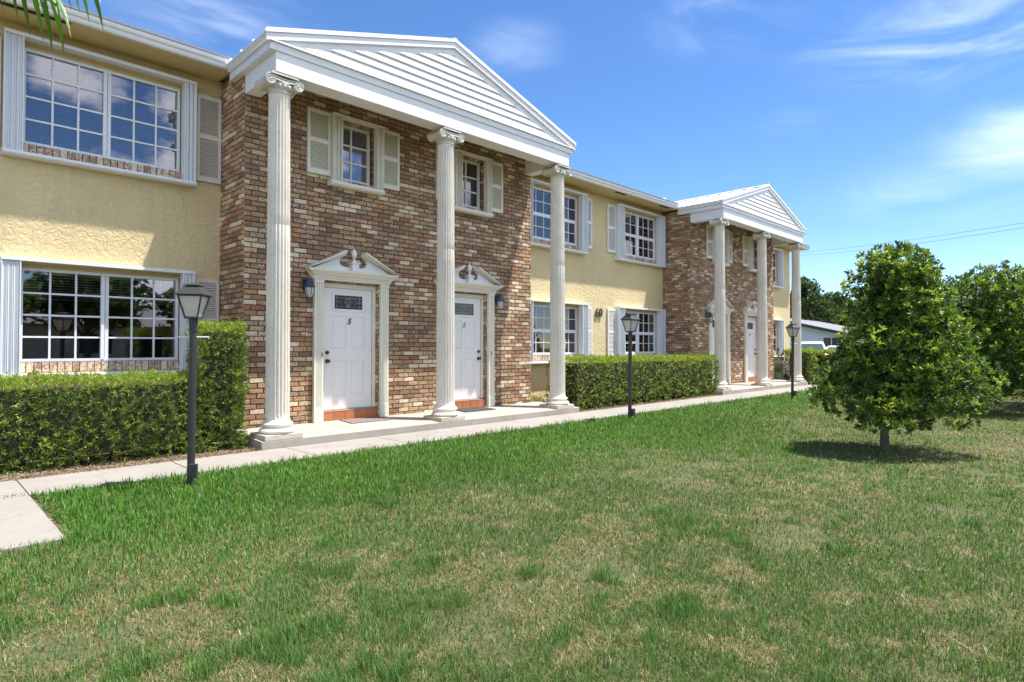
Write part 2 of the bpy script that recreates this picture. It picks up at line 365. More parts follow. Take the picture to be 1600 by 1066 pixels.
# ---- brick bay
PAL0 = [(.33, .17, .085), (.40, .23, .115), (.25, .125, .07), (.43, .27, .14), (.50, .33, .175), (.19, .10, .06), (.34, .22, .13), (.44, .22, .10), (.56, .42, .26), (.27, .17, .11), (.36, .16, .08)]
PAL = [(r_*.92+.085, g_*.92+.062, b_*.84+.045) for r_, g_, b_ in PAL0]
def brick_mesh(name, parent, panels, **k):
    V = []; F = []; Mi = []; Cc = []
    P_, Lb, g_ = .0745, .210, .012
    def quadm(v, col, mi):
        b0 = len(V); V.extend(v); F.append([b0, b0+1, b0+2, b0+3]); Mi.append(mi); Cc.extend([col]*4)
    for ax, a0, a1, z0, z1, pl, sgn, ops in panels:
        def pt(a, d, z): return (a, pl+sgn*d, z) if ax == 'x' else (pl+sgn*d, a, z)
        # mortar
        xs = sorted({a0, a1, *[o[0] for o in ops], *[o[1] for o in ops]}); zs = sorted({z0, z1, *[o[2] for o in ops], *[o[3] for o in ops]})
        for i in range(len(xs)-1):
            for j in range(len(zs)-1):
                cx, cz = (xs[i]+xs[i+1])/2, (zs[j]+zs[j+1])/2
                if any(o[0] < cx < o[1] and o[2] < cz < o[3] for o in ops): continue
                quadm([pt(xs[i], 0, zs[j]), pt(xs[i+1], 0, zs[j]), pt(xs[i+1], 0, zs[j+1]), pt(xs[i], 0, zs[j+1])], (.1, .1, .1, 0), 1)
        nrow = int((z1-z0)/P_+.3)
        for r in range(nrow):
            za, zb = z0+r*P_+g_*.4, z0+(r+1)*P_-g_*.6
            spans = [(a0, a1)]
            for o in ops:
                if zb > o[2] and za < o[3]:
                    ns = []
                    for s0, s1 in spans:
                        if o[1] <= s0 or o[0] >= s1: ns.append((s0, s1)); continue
                        if o[0] > s0: ns.append((s0, o[0]))
                        if o[1] < s1: ns.append((o[1], s1))
                    spans = ns
            off = (r % 2)*Lb*.5+((r*7) % 5)*.006
            a = a0-off
            while a < a1:
                for s0, s1 in spans:
                    u, v_ = max(a, s0), min(a+Lb-g_, s1)
                    if v_-u < .025: continue
                    h = random.uniform(.007, .016); ch = .0035
                    pc = random.choice(PAL); br = random.uniform(.75, 1.2)
                    # lower courses are warmer, less washed
                    cream = random.random()**.75*.95
                    if random.random() < .12: cream = 1.35
                    col = (pc[0]*br, pc[1]*br, pc[2]*br, min(cream, 1.35)/1.35)
                    j = lambda: random.uniform(-.0022, .0022)
                    bk = [pt(u, 0, za), pt(v_, 0, za), pt(v_, 0, zb), pt(u, 0, zb)]
                    fr = [pt(u+ch+j(), h, za+ch+j()), pt(v_-ch+j(), h, za+ch+j()), pt(v_-ch+j(), h, zb-ch+j()), pt(u+ch+j(), h, zb-ch+j())]
                    b0 = len(V); V.extend(bk+fr); Cc.extend([col]*8)
                    F.extend([[b0+4, b0+5, b0+6, b0+7], [b0, b0+1, b0+5, b0+4], [b0+1, b0+2, b0+6, b0+5], [b0+2, b0+3, b0+7, b0+6], [b0+3, b0, b0+4, b0+7]]); Mi.extend([0]*5)
                a += Lb
    me = bpy.data.meshes.new(name); me.from_pydata(V, [], F); me.materials.append(BRICK); me.materials.append(MORTAR)
    me.polygons.foreach_set('material_index', Mi)
    ca = me.color_attributes.new('col', 'FLOAT_COLOR', 'POINT'); ca.data.foreach_set('color', np.array(Cc, dtype=np.float32).ravel())
    bm = bmesh.new(); bm.from_mesh(me); bmesh.ops.recalc_face_normals(bm, faces=bm.faces); bm.to_mesh(me); bm.free()
    # open shells: force outward by panel direction is handled through double sided shading
    return link_mesh(name, me, parent, **k)
D5, D6 = 5.09, 7.53; W1, W2 = 5.1375, 7.605
def bay_brick(dx):
    fo = [(D5-.50, D5+.50, .1, 2.37), (D6-.50, D6+.50, .1, 2.37), (W1-.375, W1+.375, 3.90, 4.95), (W2-.375, W2+.375, 3.90, 4.95)]
    fo = [(a+dx, b_+dx, c_, d) for a, b_, c_, d in fo]
    ps = [('x', B1+dx, B2+dx, .12, 5.32, FB, -1, fo),
          ('y', FB, S+.02, 0.0, 5.32, B1+dx, -1, []), ('y', FB, S+.02, 0.0, 5.32, B2+dx, 1, [])]
    for a, b_, c_, d in fo:      # reveals, facing into the openings
        ps += [('y', FB, FB+.17, c_, d, b_, -1, []), ('y', FB, FB+.17, c_, d, a, 1, [])]
    return brick_mesh('brick_wall', B, ps)
bay_brick(0); bay_brick(DX)

def soldier(mb, x0, x1, y0, y1, z0, z1, w=.075):
    n = max(1, round((x1-x0)/w)); w = (x1-x0)/n
    for i in range(n): mb.box(x0+i*w+.005, x0+(i+1)*w-.005, y0+random.uniform(-.004, .004), y1, z0+.004, z1-.002)
def vcol_build(mb, name, parent, pal, cream=(.2, 1)):
    o = mb.build(name, [BRICK, MORTAR], parent); me = o.data
    ca = me.color_attributes.new('col', 'FLOAT_COLOR', 'POINT'); n = len(me.vertices)//8; cols = []
    for i in range(n):
        p = random.choice(pal); cols += [(p[0], p[1], p[2], random.uniform(*cream))]*8
    cols += [(.1, .1, .1, 0)]*(len(me.vertices)-len(cols))
    ca.data.foreach_set('color', np.array(cols, dtype=np.float32).ravel()); return o

# ---- window builders
def muntins(mb, x0, x1, z0, z1, y, cols, rows, t=.011, d=.014):
    for i in range(1, cols): x = x0+(x1-x0)*i/cols; mb.box(x-t, x+t, y-d, y+d, z0, z1)
    for j in range(1, rows): z = z0+(z1-z0)*j/rows; mb.box(x0, x1, y-d+.002, y+d-.002, z-t*1.05, z+t*1.05)
def frame_rect(mb, x0, x1, z0, z1, y0, y1, w):
    mb.box(x0, x0+w, y0, y1, z0, z1); mb.box(x1-w, x1, y0, y1, z0, z1); mb.box(x0+w, x1-w, y0, y1, z1-w, z1); mb.box(x0+w, x1-w, y0, y1, z0, z0+w)
def blinds(mb, x0, x1, z0, z1, y, pitch=.042, tilt=.6, depth=.042):
    z = z1; c_, s_ = math.cos(tilt)*depth/2, math.sin(tilt)*depth/2
    mb.box(x0, x1, y-.02, y+.025, z1, z1+.035)
    while z > z0:
        z -= pitch
        mb.add([(x0, y-c_, z-s_), (x1, y-c_, z-s_), (x1, y+c_, z+s_), (x0, y+c_, z+s_)], [(0, 1, 2, 3)])
    for t in (.2, .8): xx = x0+(x1-x0)*t; mb.box(xx-.002, xx+.002, y-.024, y-.022, z0, z1)
def storm_shutter(x0, x1, y0, y1, z0, z1, parent, mat, label=None):
    mb = MB(); w = x1-x0; n = max(3, int(w/.028))
    mb.box(x0, x0+.012, y0, y1, z0, z1); mb.box(x1-.012, x1, y0, y1, z0, z1)
    for i in range(n):
        a = x0+.014+(w-.028)*i/n; bb = a+(w-.028)/n
        yy = y0+.006+(.012 if i % 2 else 0)
        mb.add([(a, yy, z0), ((a+bb)/2, y0+.022-(.012 if i % 2 else 0), z0), (bb, yy, z0), (a, yy, z1), ((a+bb)/2, y0+.022-(.012 if i % 2 else 0), z1), (bb, yy, z1)], [(0, 1, 4, 3), (1, 2, 5, 4)])
    mb.box(x0+.012, x1-.012, y0+.03, y1, z0, z1)
    return mb.build('storm_shutter', mat, parent, label=label)
def stucco_window(x0, z0, z1, kind, lw=.18, rw=.15, blind='full'):
    x1 = x0+1.84; sz = z0+.14; st = z1-.05; y = S+.075
    mb = MB(); a, b_ = x0+.015, x1-.015
    frame_rect(mb, a, b_, sz, st, y-.03, y+.05, .035); mid = (a+b_)/2
    if kind == 'slider':
        mb.box(mid-.045, mid-.004, y-.035, y+.03, sz+.02, st-.02); mb.box(mid+.004, mid+.045, y-.02, y+.045, sz+.02, st-.02)
        for p, q in ((a+.035, mid-.045), (mid+.045, b_-.035)): muntins(mb, p, q, sz+.035, st-.035, y, 3, 4)
    else:
        mb.box(mid-.05, mid+.05, y-.035, y+.05, sz, st); zm = (sz+st)/2
        for p, q in ((a+.035, mid-.05), (mid+.05, b_-.035)):
            mb.box(p, q, y-.02, y+.04, zm-.03, zm+.03)
            frame_rect(mb, p, q, sz+.036, zm-.03, y-.018, y+.03, .022)
            muntins(mb, p, q, sz+.035, zm-.03, y, 3, 2, .008, .010); muntins(mb, p, q, zm+.03, st-.035, y, 3, 2, .008, .010)
    w = mb.build('window', ALU, B)
    mb = MB(); mb.box(a+.03, b_-.03, y+.004, y+.008, sz+.03, st-.03); mb.build('pane', GLASS, w)
    mb = MB()
    if blind == 'full': blinds(mb, a+.05, mid-.05, sz+.05, st-.06, y+.085); blinds(mb, mid+.05, b_-.05, sz+.05, st-.06, y+.085)
    elif blind == 'top': blinds(mb, a+.05, mid-.03, st-.36, st-.06, y+.085, .035, .25); blinds(mb, mid+.03, b_-.05, st-.36, st-.06, y+.085, .035, .25)
    elif blind == 'wide': blinds(mb, a+.05, mid-.05, sz+.05, st-.06, y+.10, .085, .75, .08); blinds(mb, mid+.05, b_-.05, sz+.05, st-.06, y+.10, .085, .75, .08)
    mb.build('blind', BLIND if blind == 'full' else BLIND2, w)
    mb = MB(); soldier(mb, x0+.004, x1-.004, S+.012, S+.13, z0+.002, sz-.002, .078); mb.cur = 1; mb.box(x0+.001, x1-.001, S+.025, S+.13, z0+.001, sz-.004)
    vcol_build(mb, 'brick_sill', w, [(.42, .24, .18), (.5, .34, .27), (.34, .2, .15)], (.6, 1))
    mb = MB(); mb.box(x0+.002, x1-.002, S+.05, S+.13, st+.001, z1-.002); mb.build('window_head', STUCCO, w)
    storm_shutter(x0-lw, x0+.01, 9.505, S-.003, z0-.01, z1+.02, w, ALU); storm_shutter(x1-.01, x1+rw, 9.505, S-.003, z0-.01, z1+.02, w, ALU)
    mb = MB(); mb.box(x0-lw, x1+rw, 9.515, S-.002, z1+.021, z1+.055); mb.box(x0-lw, x1+rw, 9.50, 9.51, z1+.015, z1+.058)
    mb.build('shutter_rail', WHITE, w)
    mb = MB(); mb.box(x0-lw-.005, x1+rw+.005, 9.50, S-.002, z0-.062, z0-.011); mb.box(x0-lw-.005, x1+rw+.005, 9.485, 9.50, z0-.05, z0-.03)
    for i in range(9):
        xx = x0-.1+i*.24; mb.box(xx, xx+.012, 9.480, 9.486, z0-.045, z0-.036)
    mb.build('shutter_track', WHITE, w)
    return w
def shutter(x0, x1, z0, z1, y, mat, parent=B, name='shutter'):
    mb = MB(); w = .042; d = .042; zm = z0+(z1-z0)*.52
    mb.box(x0, x0+w, y-d, y, z0, z1); mb.box(x1-w, x1, y-d, y, z0, z1)
    for a, b_ in ((z0, z0+.075), (zm-.035, zm+.035), (z1-.06, z1)): mb.box(x0+w, x1-w, y-d+.001, y, a, b_)
    mb.box(x0+w, x1-w, y-.006, y, z0+.07, z1-.05)
    for a, b_ in ((z0+.08, zm-.04), (zm+.04, z1-.065)):
        n = int((b_-a)/.033); p = (b_-a)/n
        for i in range(n):
            zz = a+i*p
            q0, q1 = y-d+.003, y-.012; t_ = .005
            mb.hexa([(x0+w, q0, zz+.004), (x1-w, q0, zz+.004), (x0+w, q1, zz+p*.82), (x1-w, q1, zz+p*.82), (x0+w, q0, zz+.004+t_), (x1-w, q0, zz+.004+t_), (x0+w, q1, zz+p*.82+t_), (x1-w, q1, zz+p*.82+t_)])
    return mb.build(name, mat, parent)
for i, (x, lw, rw) in enumerate(((1.0, .18, .15), (10.19, .21, .21), (13.84, .26, .26), (22.82, .21, .21))):
    k = 'slider' if i == 0 else 'hung'
    stucco_window(x, *UZ, k, lw, rw, 'full')
    stucco_window(x, *LZ, k, lw, rw, 'top' if i == 0 else 'wide')
shutter(3.03, 3.37, 3.77, 5.06, S-.004, SHUTBEIGE); shutter(3.03, 3.36, 1.04, 2.32, S-.004, SHUTBEIGE)
shutter(.45, .80, 3.77, 5.08, S-.004, SHUTBEIGE); shutter(.45, .80, 1.04, 2.32, S-.004, SHUTBEIGE)
for x0, x1 in ((9.60, 9.96), (12.25, 12.53), (13.21, 13.57), (24.87, 25.16)):
    shutter(x0, x1, 3.84, 5.13, S-.004, SHUTWHITE); shutter(x0, x1, 1.05, 2.33, S-.004, SHUTWHITE)
text_mesh('60', 'house_number', .30, (12.83, S-.03, 2.20), BROWNM, B, extrude=.012, bold=.006)

# ---- brick bay window (casement)
def bay_window(c):
    y = FB+.115; x0, x1 = c-.34, c+.335; z0, z1 = 3.985, 4.90
    mb = MB(); frame_rect(mb, x0, x1, z0, z1, y-.03, y+.04, .045); muntins(mb, x0+.045, x1-.045, z0+.045, z1-.045, y, 2, 3, .013)
    w = mb.build('window', SHUTWHITE, B)
    mb = MB(); mb.box(x0+.04, x1-.04, y+.004, y+.008, z0+.04, z1-.04); mb.build('pane', GLASS, w)
    mb = MB(); mb.box(x0+.05, x1-.05, y+.09, y+.095, z1-.30, z1-.05); blinds(mb, x0+.05, x1-.05, z0+.03, z1-.35, y+.10, .03, 1.2, .034); mb.build('blind', BLIND, w)
    mb = MB(); soldier(mb, c-.37, c+.37, FB+.015, FB+.16, 3.901, 3.984, .07); vcol_build(mb, 'brick_sill', w, PAL, (.3, 1)); mb = MB(); soldier(mb, c-.37, c+.37, FB+.01, FB+.16, 4.902, 4.949, .07)
    vcol_build(mb, 'brick_header', w, PAL, (.3, 1))
    storm_shutter(c-.44, c-.28, FB-.135, FB-.016, 3.90, 4.93, w, CREAM); storm_shutter(c+.35, c+.47, FB-.135, FB-.016, 3.90, 4.93, w, CREAM)
    mb = MB(); mb.box(c-.45, c+.48, FB-.14, FB-.015, 4.931, 4.965); mb.build('shutter_rail', CREAM, w)
    mb = MB(); mb.box(c-.49, c+.48, FB-.15, FB-.015, 3.83, 3.899); mb.box(c-.49, c+.48, FB-.165, FB-.15, 3.85, 3.885); mb.build('sill', CREAM, w)
    s1 = shutter(c-.83, c-.45, 3.975, 4.965, FB-.016, CREAM); s2 = shutter(c+.49, c+.835, 3.975, 4.96, FB-.016, CREAM)
    return w, s1, s2
bay = []
bay += [*bay_window(W1), *bay_window(W2)]

# ---- door
def door(c, number, hinge):      # hinge = +1 right, -1 left
    y = FB+.085; hw = .432; z0, z1 = .322, 2.245
    mb = MB()
    lx, lz0, lz1 = .252, 1.917, 2.135
    # face built from stiles/rails around recessed panels
    pan = [(-.29, -.04, 1.27, 1.80), (.04, .29, 1.27, 1.80), (-.29, -.04, .52, 1.08), (.04, .29, .52, 1.08)]
    wall_open(mb, c-hw, c+hw, z0, z1, y, [(c+a, c+b_, d, e) for a, b_, d, e in pan]+[(c-lx-.03, c+lx+.03, lz0-.03, lz1+.03)], .012)
    for a, b_, d, e in pan:
        mb.box(c+a, c+b_, y+.012, y+.02, d, e); i = .035
        mb.hexa([(c+a+i, y+.003, d+i), (c+b_-i, y+.003, d+i), (c+a+.01, y+.012, d+.01), (c+b_-.01, y+.012, d+.01),
                 (c+a+i, y+.003, e-i), (c+b_-i, y+.003, e-i), (c+a+.01, y+.012, e-.01), (c+b_-.01, y+.012, e-.01)])
    mb.box(c-hw, c-hw+.01, y, y+.04, z0, z1); mb.box(c+hw-.01, c+hw, y, y+.04, z0, z1)
    dr = mb.build('door', DOORW, B)
    mb = MB(); frame_rect(mb, c-lx-.04, c+lx+.04, lz0-.04, lz1+.04, y-.014, y+.02, .04); mb.build('lite_frame', DOORW, dr, bevel=.004)
    mb = MB(); mb.box(c-lx, c+lx, y+.012, y+.016, lz0, lz1); mb.build('pane', VOIDGLASS, dr)
    mb = MB(); yy = y+.010; cz = (lz0+lz1)/2; r = .0032
    L = lambda *p: mb.tube([(c+a, yy, cz+b_) for a, b_ in p], r, 5)
    L((-.252, .07), (.252, .07)); L((-.252, -.07), (.252, -.07)); L((-.20, .109), (-.20, -.109)); L((.20, .109), (.20, -.109)); L((-.252, 0), (-.15, 0)); L((.252, 0), (.15, 0))
    for s in (-1, 1):
        L((s*.15, 0), (s*.12, .042), (s*.09, 0), (s*.12, -.042), (s*.15, 0)); L((s*.09, 0), (s*.05, 0)); L((0, -.09), (s*.045, -.03), (s*.05, .03), (s*.03, .07)); L((0, -.09), (s*.022, 0), (s*.012, .08))
        L((0, -.09), (s*.025, -.055), (0, -.02))
    mb.build('lead_pattern', LEAD, dr)
    kx = c-hinge*.375
    mb = MB(); mb.tube([(kx, y, 1.22), (kx, y-.022, 1.22)], .028, 16); mb.tube([(kx, y-.022, 1.22), (kx, y-.035, 1.22)], .014, 12); mb.build('deadbolt', KNOB, dr, smooth=True)
    mb = MB(); mb.tube([(kx, y, 1.085), (kx, y-.01, 1.085)], .032, 16); mb.tube([(kx, y-.01, 1.085), (kx, y-.035, 1.085), (kx, y-.045, 1.085), (kx, y-.06, 1.085), (kx, y-.072, 1.085)], [.012, .014, .026, .029, .018], 16); mb.build('knob', KNOB, dr, smooth=True)
    mb = MB(); 
    for z in (.55, 1.25, 1.98): mb.box(c+hinge*(hw+.006)-.007, c+hinge*(hw+.006)+.007, y-.012, y+.004, z-.05, z+.05); mb.build('hinge', LEAD, dr); mb = MB()
    text_mesh(number, 'door_number', .13, (c+.005, y-.004, 1.715), DARKM, dr, shear=.3, extrude=.003, bold=.003)
    # casing
    mb = MB(); y0 = FB+.06
    mb.box(c-.495, c-hw-.004, y0, FB+.16, .31, 2.32); mb.box(c+hw+.004, c+.495, y0, FB+.16, .31, 2.32); mb.box(c-hw-.004, c+hw+.004, y0+.001, FB+.16, z1+.004, 2.32)
    cs = mb.build('door_frame', CREAM, B, bevel=.003)
    mb = MB(); soldier(mb, c-.497, c+.497, FB+.02, FB+.17, 2.322, 2.369, .075); lt = vcol_build(mb, 'brick_lintel', B, PAL, (.3, 1))
    # tiled step
    mb = MB(); n = 5; mb.box(c-.49, c+.49, FB+.012, FB+.17, .13, .285)
    stp = mb.build('door_step', GROUT, B)
    mb = MB()
    for i in range(n):
        a = c-.49+.98*i/n+.005; bb = c-.49+.98*(i+1)/n-.005
        mb.box(a, bb, FB+.002, FB+.02, .155, .283); mb.box(a, bb, FB+.0, FB+.11, .287, .300)
    mb.build('tile', TERRA, stp, bevel=.003)
    mb = MB(); mb.box(c-hw, c+hw, FB+.055, FB+.13, .301, .318); mb.build('threshold', LEAD, stp)
    # surround
    sur = bpy.data.objects.new('door_surround', None); scene.collection.objects.link(sur); sur.parent = B; ORG[sur.name] = ORG[B.name]
    for s in (-1, 1):
        mb = MB(); a, b_ = sorted((c+s*.515, c+s*.665)); yf, yb = FB-.07, FB-.012
        poly = [(a, yb), (a, yf), (a+.028, yf)]
        for g0 in (.030, .063, .096): poly += [(a+g0, yf), (a+g0+.006, yf+.011), (a+g0+.019, yf+.011), (a+g0+.025, yf)]
        poly += [(b_, yf), (b_, yb)]
        mb.prism(poly, 'z', .36, 2.30); mb.box(a-.004, b_+.004, yf-.006, yb, .152, .36); mb.box(a-.004, b_+.004, yf-.006, yb, 2.30, 2.345)
        mb.build('pilaster', CREAM, sur)
    mb = MB(); yb = FB-.012
    prof = [(yb, 2.346), (FB-.085, 2.346), (FB-.085, 2.372), (FB-.095, 2.376), (FB-.095, 2.412), (FB-.115, 2.418), (FB-.125, 2.44), (FB-.16, 2.465), (FB-.175, 2.485), (FB-.175, 2.505), (yb, 2.512)]
    nn = len(prof)
    def hx(yv): return .685+(FB-.085-yv)*1.25 if yv < FB-.08 else .685
    V = [(c-hx(p[0]) if p[0] < yb else c-.80 if p[1] > 2.5 else c-.685, p[0], p[1]) for p in prof]+[(c+hx(p[0]) if p[0] < yb else c+.80 if p[1] > 2.5 else c+.685, p[0], p[1]) for p in prof]
    mb.add(V, [list(range(nn)), list(range(nn, 2*nn))[::-1]]+[(i, (i+1) % nn, nn+(i+1) % nn, nn+i) for i in range(nn)])
    for i in range(30): a = c-.665+i*.0448; mb.box(a, a+.026, FB-.108, FB-.09, 2.376, 2.405)
    mb.build('entablature', CREAM, sur)
    for s in (-1, 1):
        mb = MB()       # tympanum half with a round bite near the centre
        arc = [(c+s*(.20-.085*math.cos(t)*1), 2.655+.085*math.sin(t)) for t in np.linspace(-.2, math.pi*.95, 1)]
        bite = [(c+s*(.17+.075*math.sin(t)), 2.655-.075*math.cos(t)) for t in np.linspace(0, math.pi, 10)]
        poly = [(c+s*.70, 2.513), (c+s*.0605, 2.513), (c+s*.0605, 2.575)]+bite+[(c+s*.20, 2.755)]
        if s < 0: poly = poly[::-1]
        mb.prism(poly, 'y', FB-.06, yb)
        mb.build('tympanum', DOORW, sur)
        mb = MB()       # raking cornice
        dxx, dzz = -.62, .315; ln = math.hypot(dxx, dzz); nx, nz = dzz/ln, -dxx/ln
        A = (.80, 2.513); Bp = (.18, 2.83)
        for (t0, t1, yf) in ((-.030, 0.0, FB-.175), (-.055, -.030, FB-.14), (-.078, -.055, FB-.10)):
            q = [(A[0]+nx*t0+(0 if t0 == 0 else 0), A[1]+nz*t0), (Bp[0]+nx*t0, Bp[1]+nz*t0), (Bp[0]+nx*t1, Bp[1]+nz*t1), (A[0]+nx*t1, A[1]+nz*t1)]
            q = [(p[0] if p[1] >= 2.513 else p[0], max(p[1], 2.5135)) for p in q]
            mb.prism([(c+s*p[0], p[1]) for p in q], 'y', yf, yb)
        mb.build('raking_cornice', CREAM, sur)
    mb = MB(); yc = FB-.085
    mb.box(c-.06, c+.06, yc-.055, yb, 2.513, 2.63); mb.box(c-.082, c+.082, yc-.075, yb, 2.631, 2.648)
    mb.lathe((c, yc, 2.649), [(.05, 0), (.045, .012), (.026, .022), (.020, .05), (.028, .062), (.024, .068)], 20)
    V = []; nst, nan = 14, 24
    for i in range(nst+1):
        t = i/nst; z = 2.717+t*.165; r = .044*math.sin(math.pi*min(1, t*.92+.10))**.75
        for k in range(nan):
            a = 2*math.pi*k/nan; rr = r*(1+.07*math.sin(6*(a)+t*11)*math.sin(t*30)); V.append((c+rr*math.cos(a), yc+rr*math.sin(a), z))
    mb.add(V, [(i*nan+k, i*nan+(k+1) % nan, (i+1)*nan+(k+1) % nan, (i+1)*nan+k) for i in range(nst) for k in range(nan)]+[[nst*nan+k for k in range(nan)]])
    mb.build('urn_finial', DOORW, sur, smooth=True, angle=50)
    return [dr, cs, lt, stp, sur]
VOIDGLASS, _nt, _b = newmat('dark_leaded_glass'); _b.inputs['Base Color'].default_value = (.025, .035, .035, 1); _b.inputs['Roughness'].default_value = .12
parts5 = door(D5, '5', 1); parts6 = door(D6, '6', -1)
def lantern(x):
    y = FB-.012
    mb = MB(); mb.box(x-.045, x+.045, y-.03, y, 2.17, 2.35); mb.box(x-.02, x+.02, y-.13, y-.03, 2.30, 2.325)
    yc = y-.14
    def ring(r, z, n=6): return [(x+r*math.cos(2*math.pi*k/n+.5), yc+r*math.sin(2*math.pi*k/n+.5), z) for k in range(n)]
    rs = [(.012, 2.345), (.03, 2.335), (.04, 2.31), (.07, 2.245), (.088, 2.215), (.088, 2.207), (.07, 2.207)]
    V = []; [V.extend(ring(r, z)) for r, z in rs]; n = 6
    mb.add(V, [(i*n+k, i*n+(k+1) % n, (i+1)*n+(k+1) % n, (i+1)*n+k) for i in range(len(rs)-1) for k in range(n)]+[list(range(n))])
    gl = [(.068, 2.205), (.066, 2.15), (.054, 2.09), (.03, 2.045)]
    for k in range(n):
        a = 2*math.pi*k/n+.5; mb.tube([(x+(r+.003)*math.cos(a), yc+(r+.003)*math.sin(a), z) for r, z in gl], .0045, 5)
    mb.lathe((x, yc, 2.02), [(.006, 0), (.014, .01), (.032, .026), (.03, .032)], 12)
    o = mb.build('wall_lantern', LANTBLUE, B)
    mb = MB(); mb.lathe((x, yc, 0), [(.026, 2.05), (.05, 2.09), (.062, 2.15), (.064, 2.20)], 6, .5); mb.build('lantern_glass', FROST, o)
    return o
lant = [lantern(4.30), lantern(8.29)]

# ---- columns
def column(x, yc=7.92, z0=.10, ztop=4.90):
    col = bpy.data.objects.new('column', None); scene.collection.objects.link(col); col.parent = B; ORG[col.name] = ORG[B.name]
    mb = MB(); mb.box(x-.255, x+.255, yc-.218, yc+.26, z0+.003, z0+.072); mb.build('plinth', PLINTH, col, bevel=.006)
    zb = z0+.073
    prof = [(.19, 0), (.215, .006), (.228, .022), (.230, .038), (.222, .055), (.205, .064), (.185, .067), (.176, .075), (.172, .088), (.176, .098), (.192, .102), (.198, .112), (.198, .124), (.190, .136), (.172, .141), (.168, .150), (.160, .165), (.150, .185)]
    mb = MB(); mb.lathe((x, yc, zb), prof, 48); mb.build('base', COLMAT, col, smooth=True, angle=30)
    # shaft
    zs0, zs1 = zb+.18, ztop-.245; nf = 20; ns = 8; n = nf*ns
    zl = [0, .012, .03, .06, .1]+list(np.linspace(.18, .9, 9)*(zs1-zs0))+[zs1-zs0-.1, zs1-zs0-.06, zs1-zs0-.03, zs1-zs0-.012, zs1-zs0]
    zj = 2.92-zs0; zl += [zj-.006, zj, zj+.006]; zl = sorted(zl); V = []
    for z in zl:
        t = z/(zs1-zs0); r0 = .153-.018*t**1.6
        k = min(1, max(0, (z-.02)/.06), max(0, (zs1-zs0-z-.02)/.06)); k = k**.5
        if abs(z-zj) < .003: r0 -= .003
        for i in range(n):
            f = (i % ns)/ns; s = (f-.14)/.72
            d = math.sin(math.pi*s)**.6*.022 if 0 < s < 1 else 0
            a = 2*math.pi*i/n; r = r0-d*k; V.append((x+r*math.cos(a), yc+r*math.sin(a), zs0+z))
    mb = MB(); mb.add(V, [(i*n+k, i*n+(k+1) % n, (i+1)*n+(k+1) % n, (i+1)*n+k) for i in range(len(zl)-1) for k in range(n)]); mb.build('shaft', COLMAT, col, smooth=True, angle=28)
    # capital
    mb = MB(); zt = ztop
    mb.lathe((x, yc, zs1), [(.136, 0), (.146, .004), (.150, .012), (.146, .02), (.138, .024), (.138, .05), (.150, .062), (.165, .085), (.176, .11), (.178, .13), (.16, .145)], 40)
    mb.box(x-.185, x+.185, yc-.185, yc+.185, zt-.032, zt-.003)
    cz = zt-.108; R0 = .073
    for s in (-1, 1):
        cx = x+s*.188
        ys = [-.168, -.160, -.13, -.08, -.03, 0, .03, .08, .13, .160, .168]; rr = [.060, R0, R0, .058, .050, .055, .050, .058, R0, R0, .060]; n2 = 24; V = []
        for yy, r in zip(ys, rr): V += [(cx+r*math.cos(2*math.pi*k/n2), yc+yy, cz+r*math.sin(2*math.pi*k/n2)) for k in range(n2)]
        L = len(ys); mb.add(V, [(i*n2+k, i*n2+(k+1) % n2, (i+1)*n2+(k+1) % n2, (i+1)*n2+k) for i in range(L-1) for k in range(n2)]+[list(range(n2)), [(L-1)*n2+k for k in range(n2)]])
        for sy in (-1, 1):
            sp = []
            for i in range(40):
                t = i/39; a = math.pi/2-s*0+(-s)*(-1)*t*2*math.pi*2.2; r = R0*(1-t*.86)
                sp.append((cx-s*0+r*math.cos(math.pi/2+s*(-1)*t*2*math.pi*2.2*1), yc+sy*.170, cz+r*math.sin(math.pi/2+s*(-1)*t*2*math.pi*2.2)))
            mb.tube(sp, [.009-.004*i/39 for i in range(40)], 6); mb.tube([(cx, yc+sy*.164, cz), (cx, yc+sy*.182, cz)], [.016, .010], 10)
    for sy in (-1, 1):
        for off, rad in ((.0, .010), (-.036, .008), (-.018, .005)):
            pts = [(x+u*.19, yc+sy*(.166), cz+R0-.006+off-.028*(1-u*u)) for u in np.linspace(-1, 1, 13)]; mb.tube(pts, rad, 6)
        pl = [(x+u*.19, cz+R0-.002-.024*(1-u*u)) for u in np.linspace(-1, 1, 13)]+[(x+u*.19, cz+R0-.05-.024*(1-u*u)) for u in np.linspace(1, -1, 13)]
        mb.prism(pl, 'y', yc+sy*.15, yc+sy*.162)
    for k in range(16):
        a = 2*math.pi*k/16; px, py = x+.168*math.cos(a), yc+.168*math.sin(a)
        mb.lathe((px, py, zs1+.062), [(.004, 0), (.014, .012), (.018, .03), (.013, .048), (.004, .054)], 8)
    mb.build('capital', CAPMAT, col, smooth=True, angle=40)
    return col
cols = [column(x) for x in (3.52, 6.36, 9.20)]

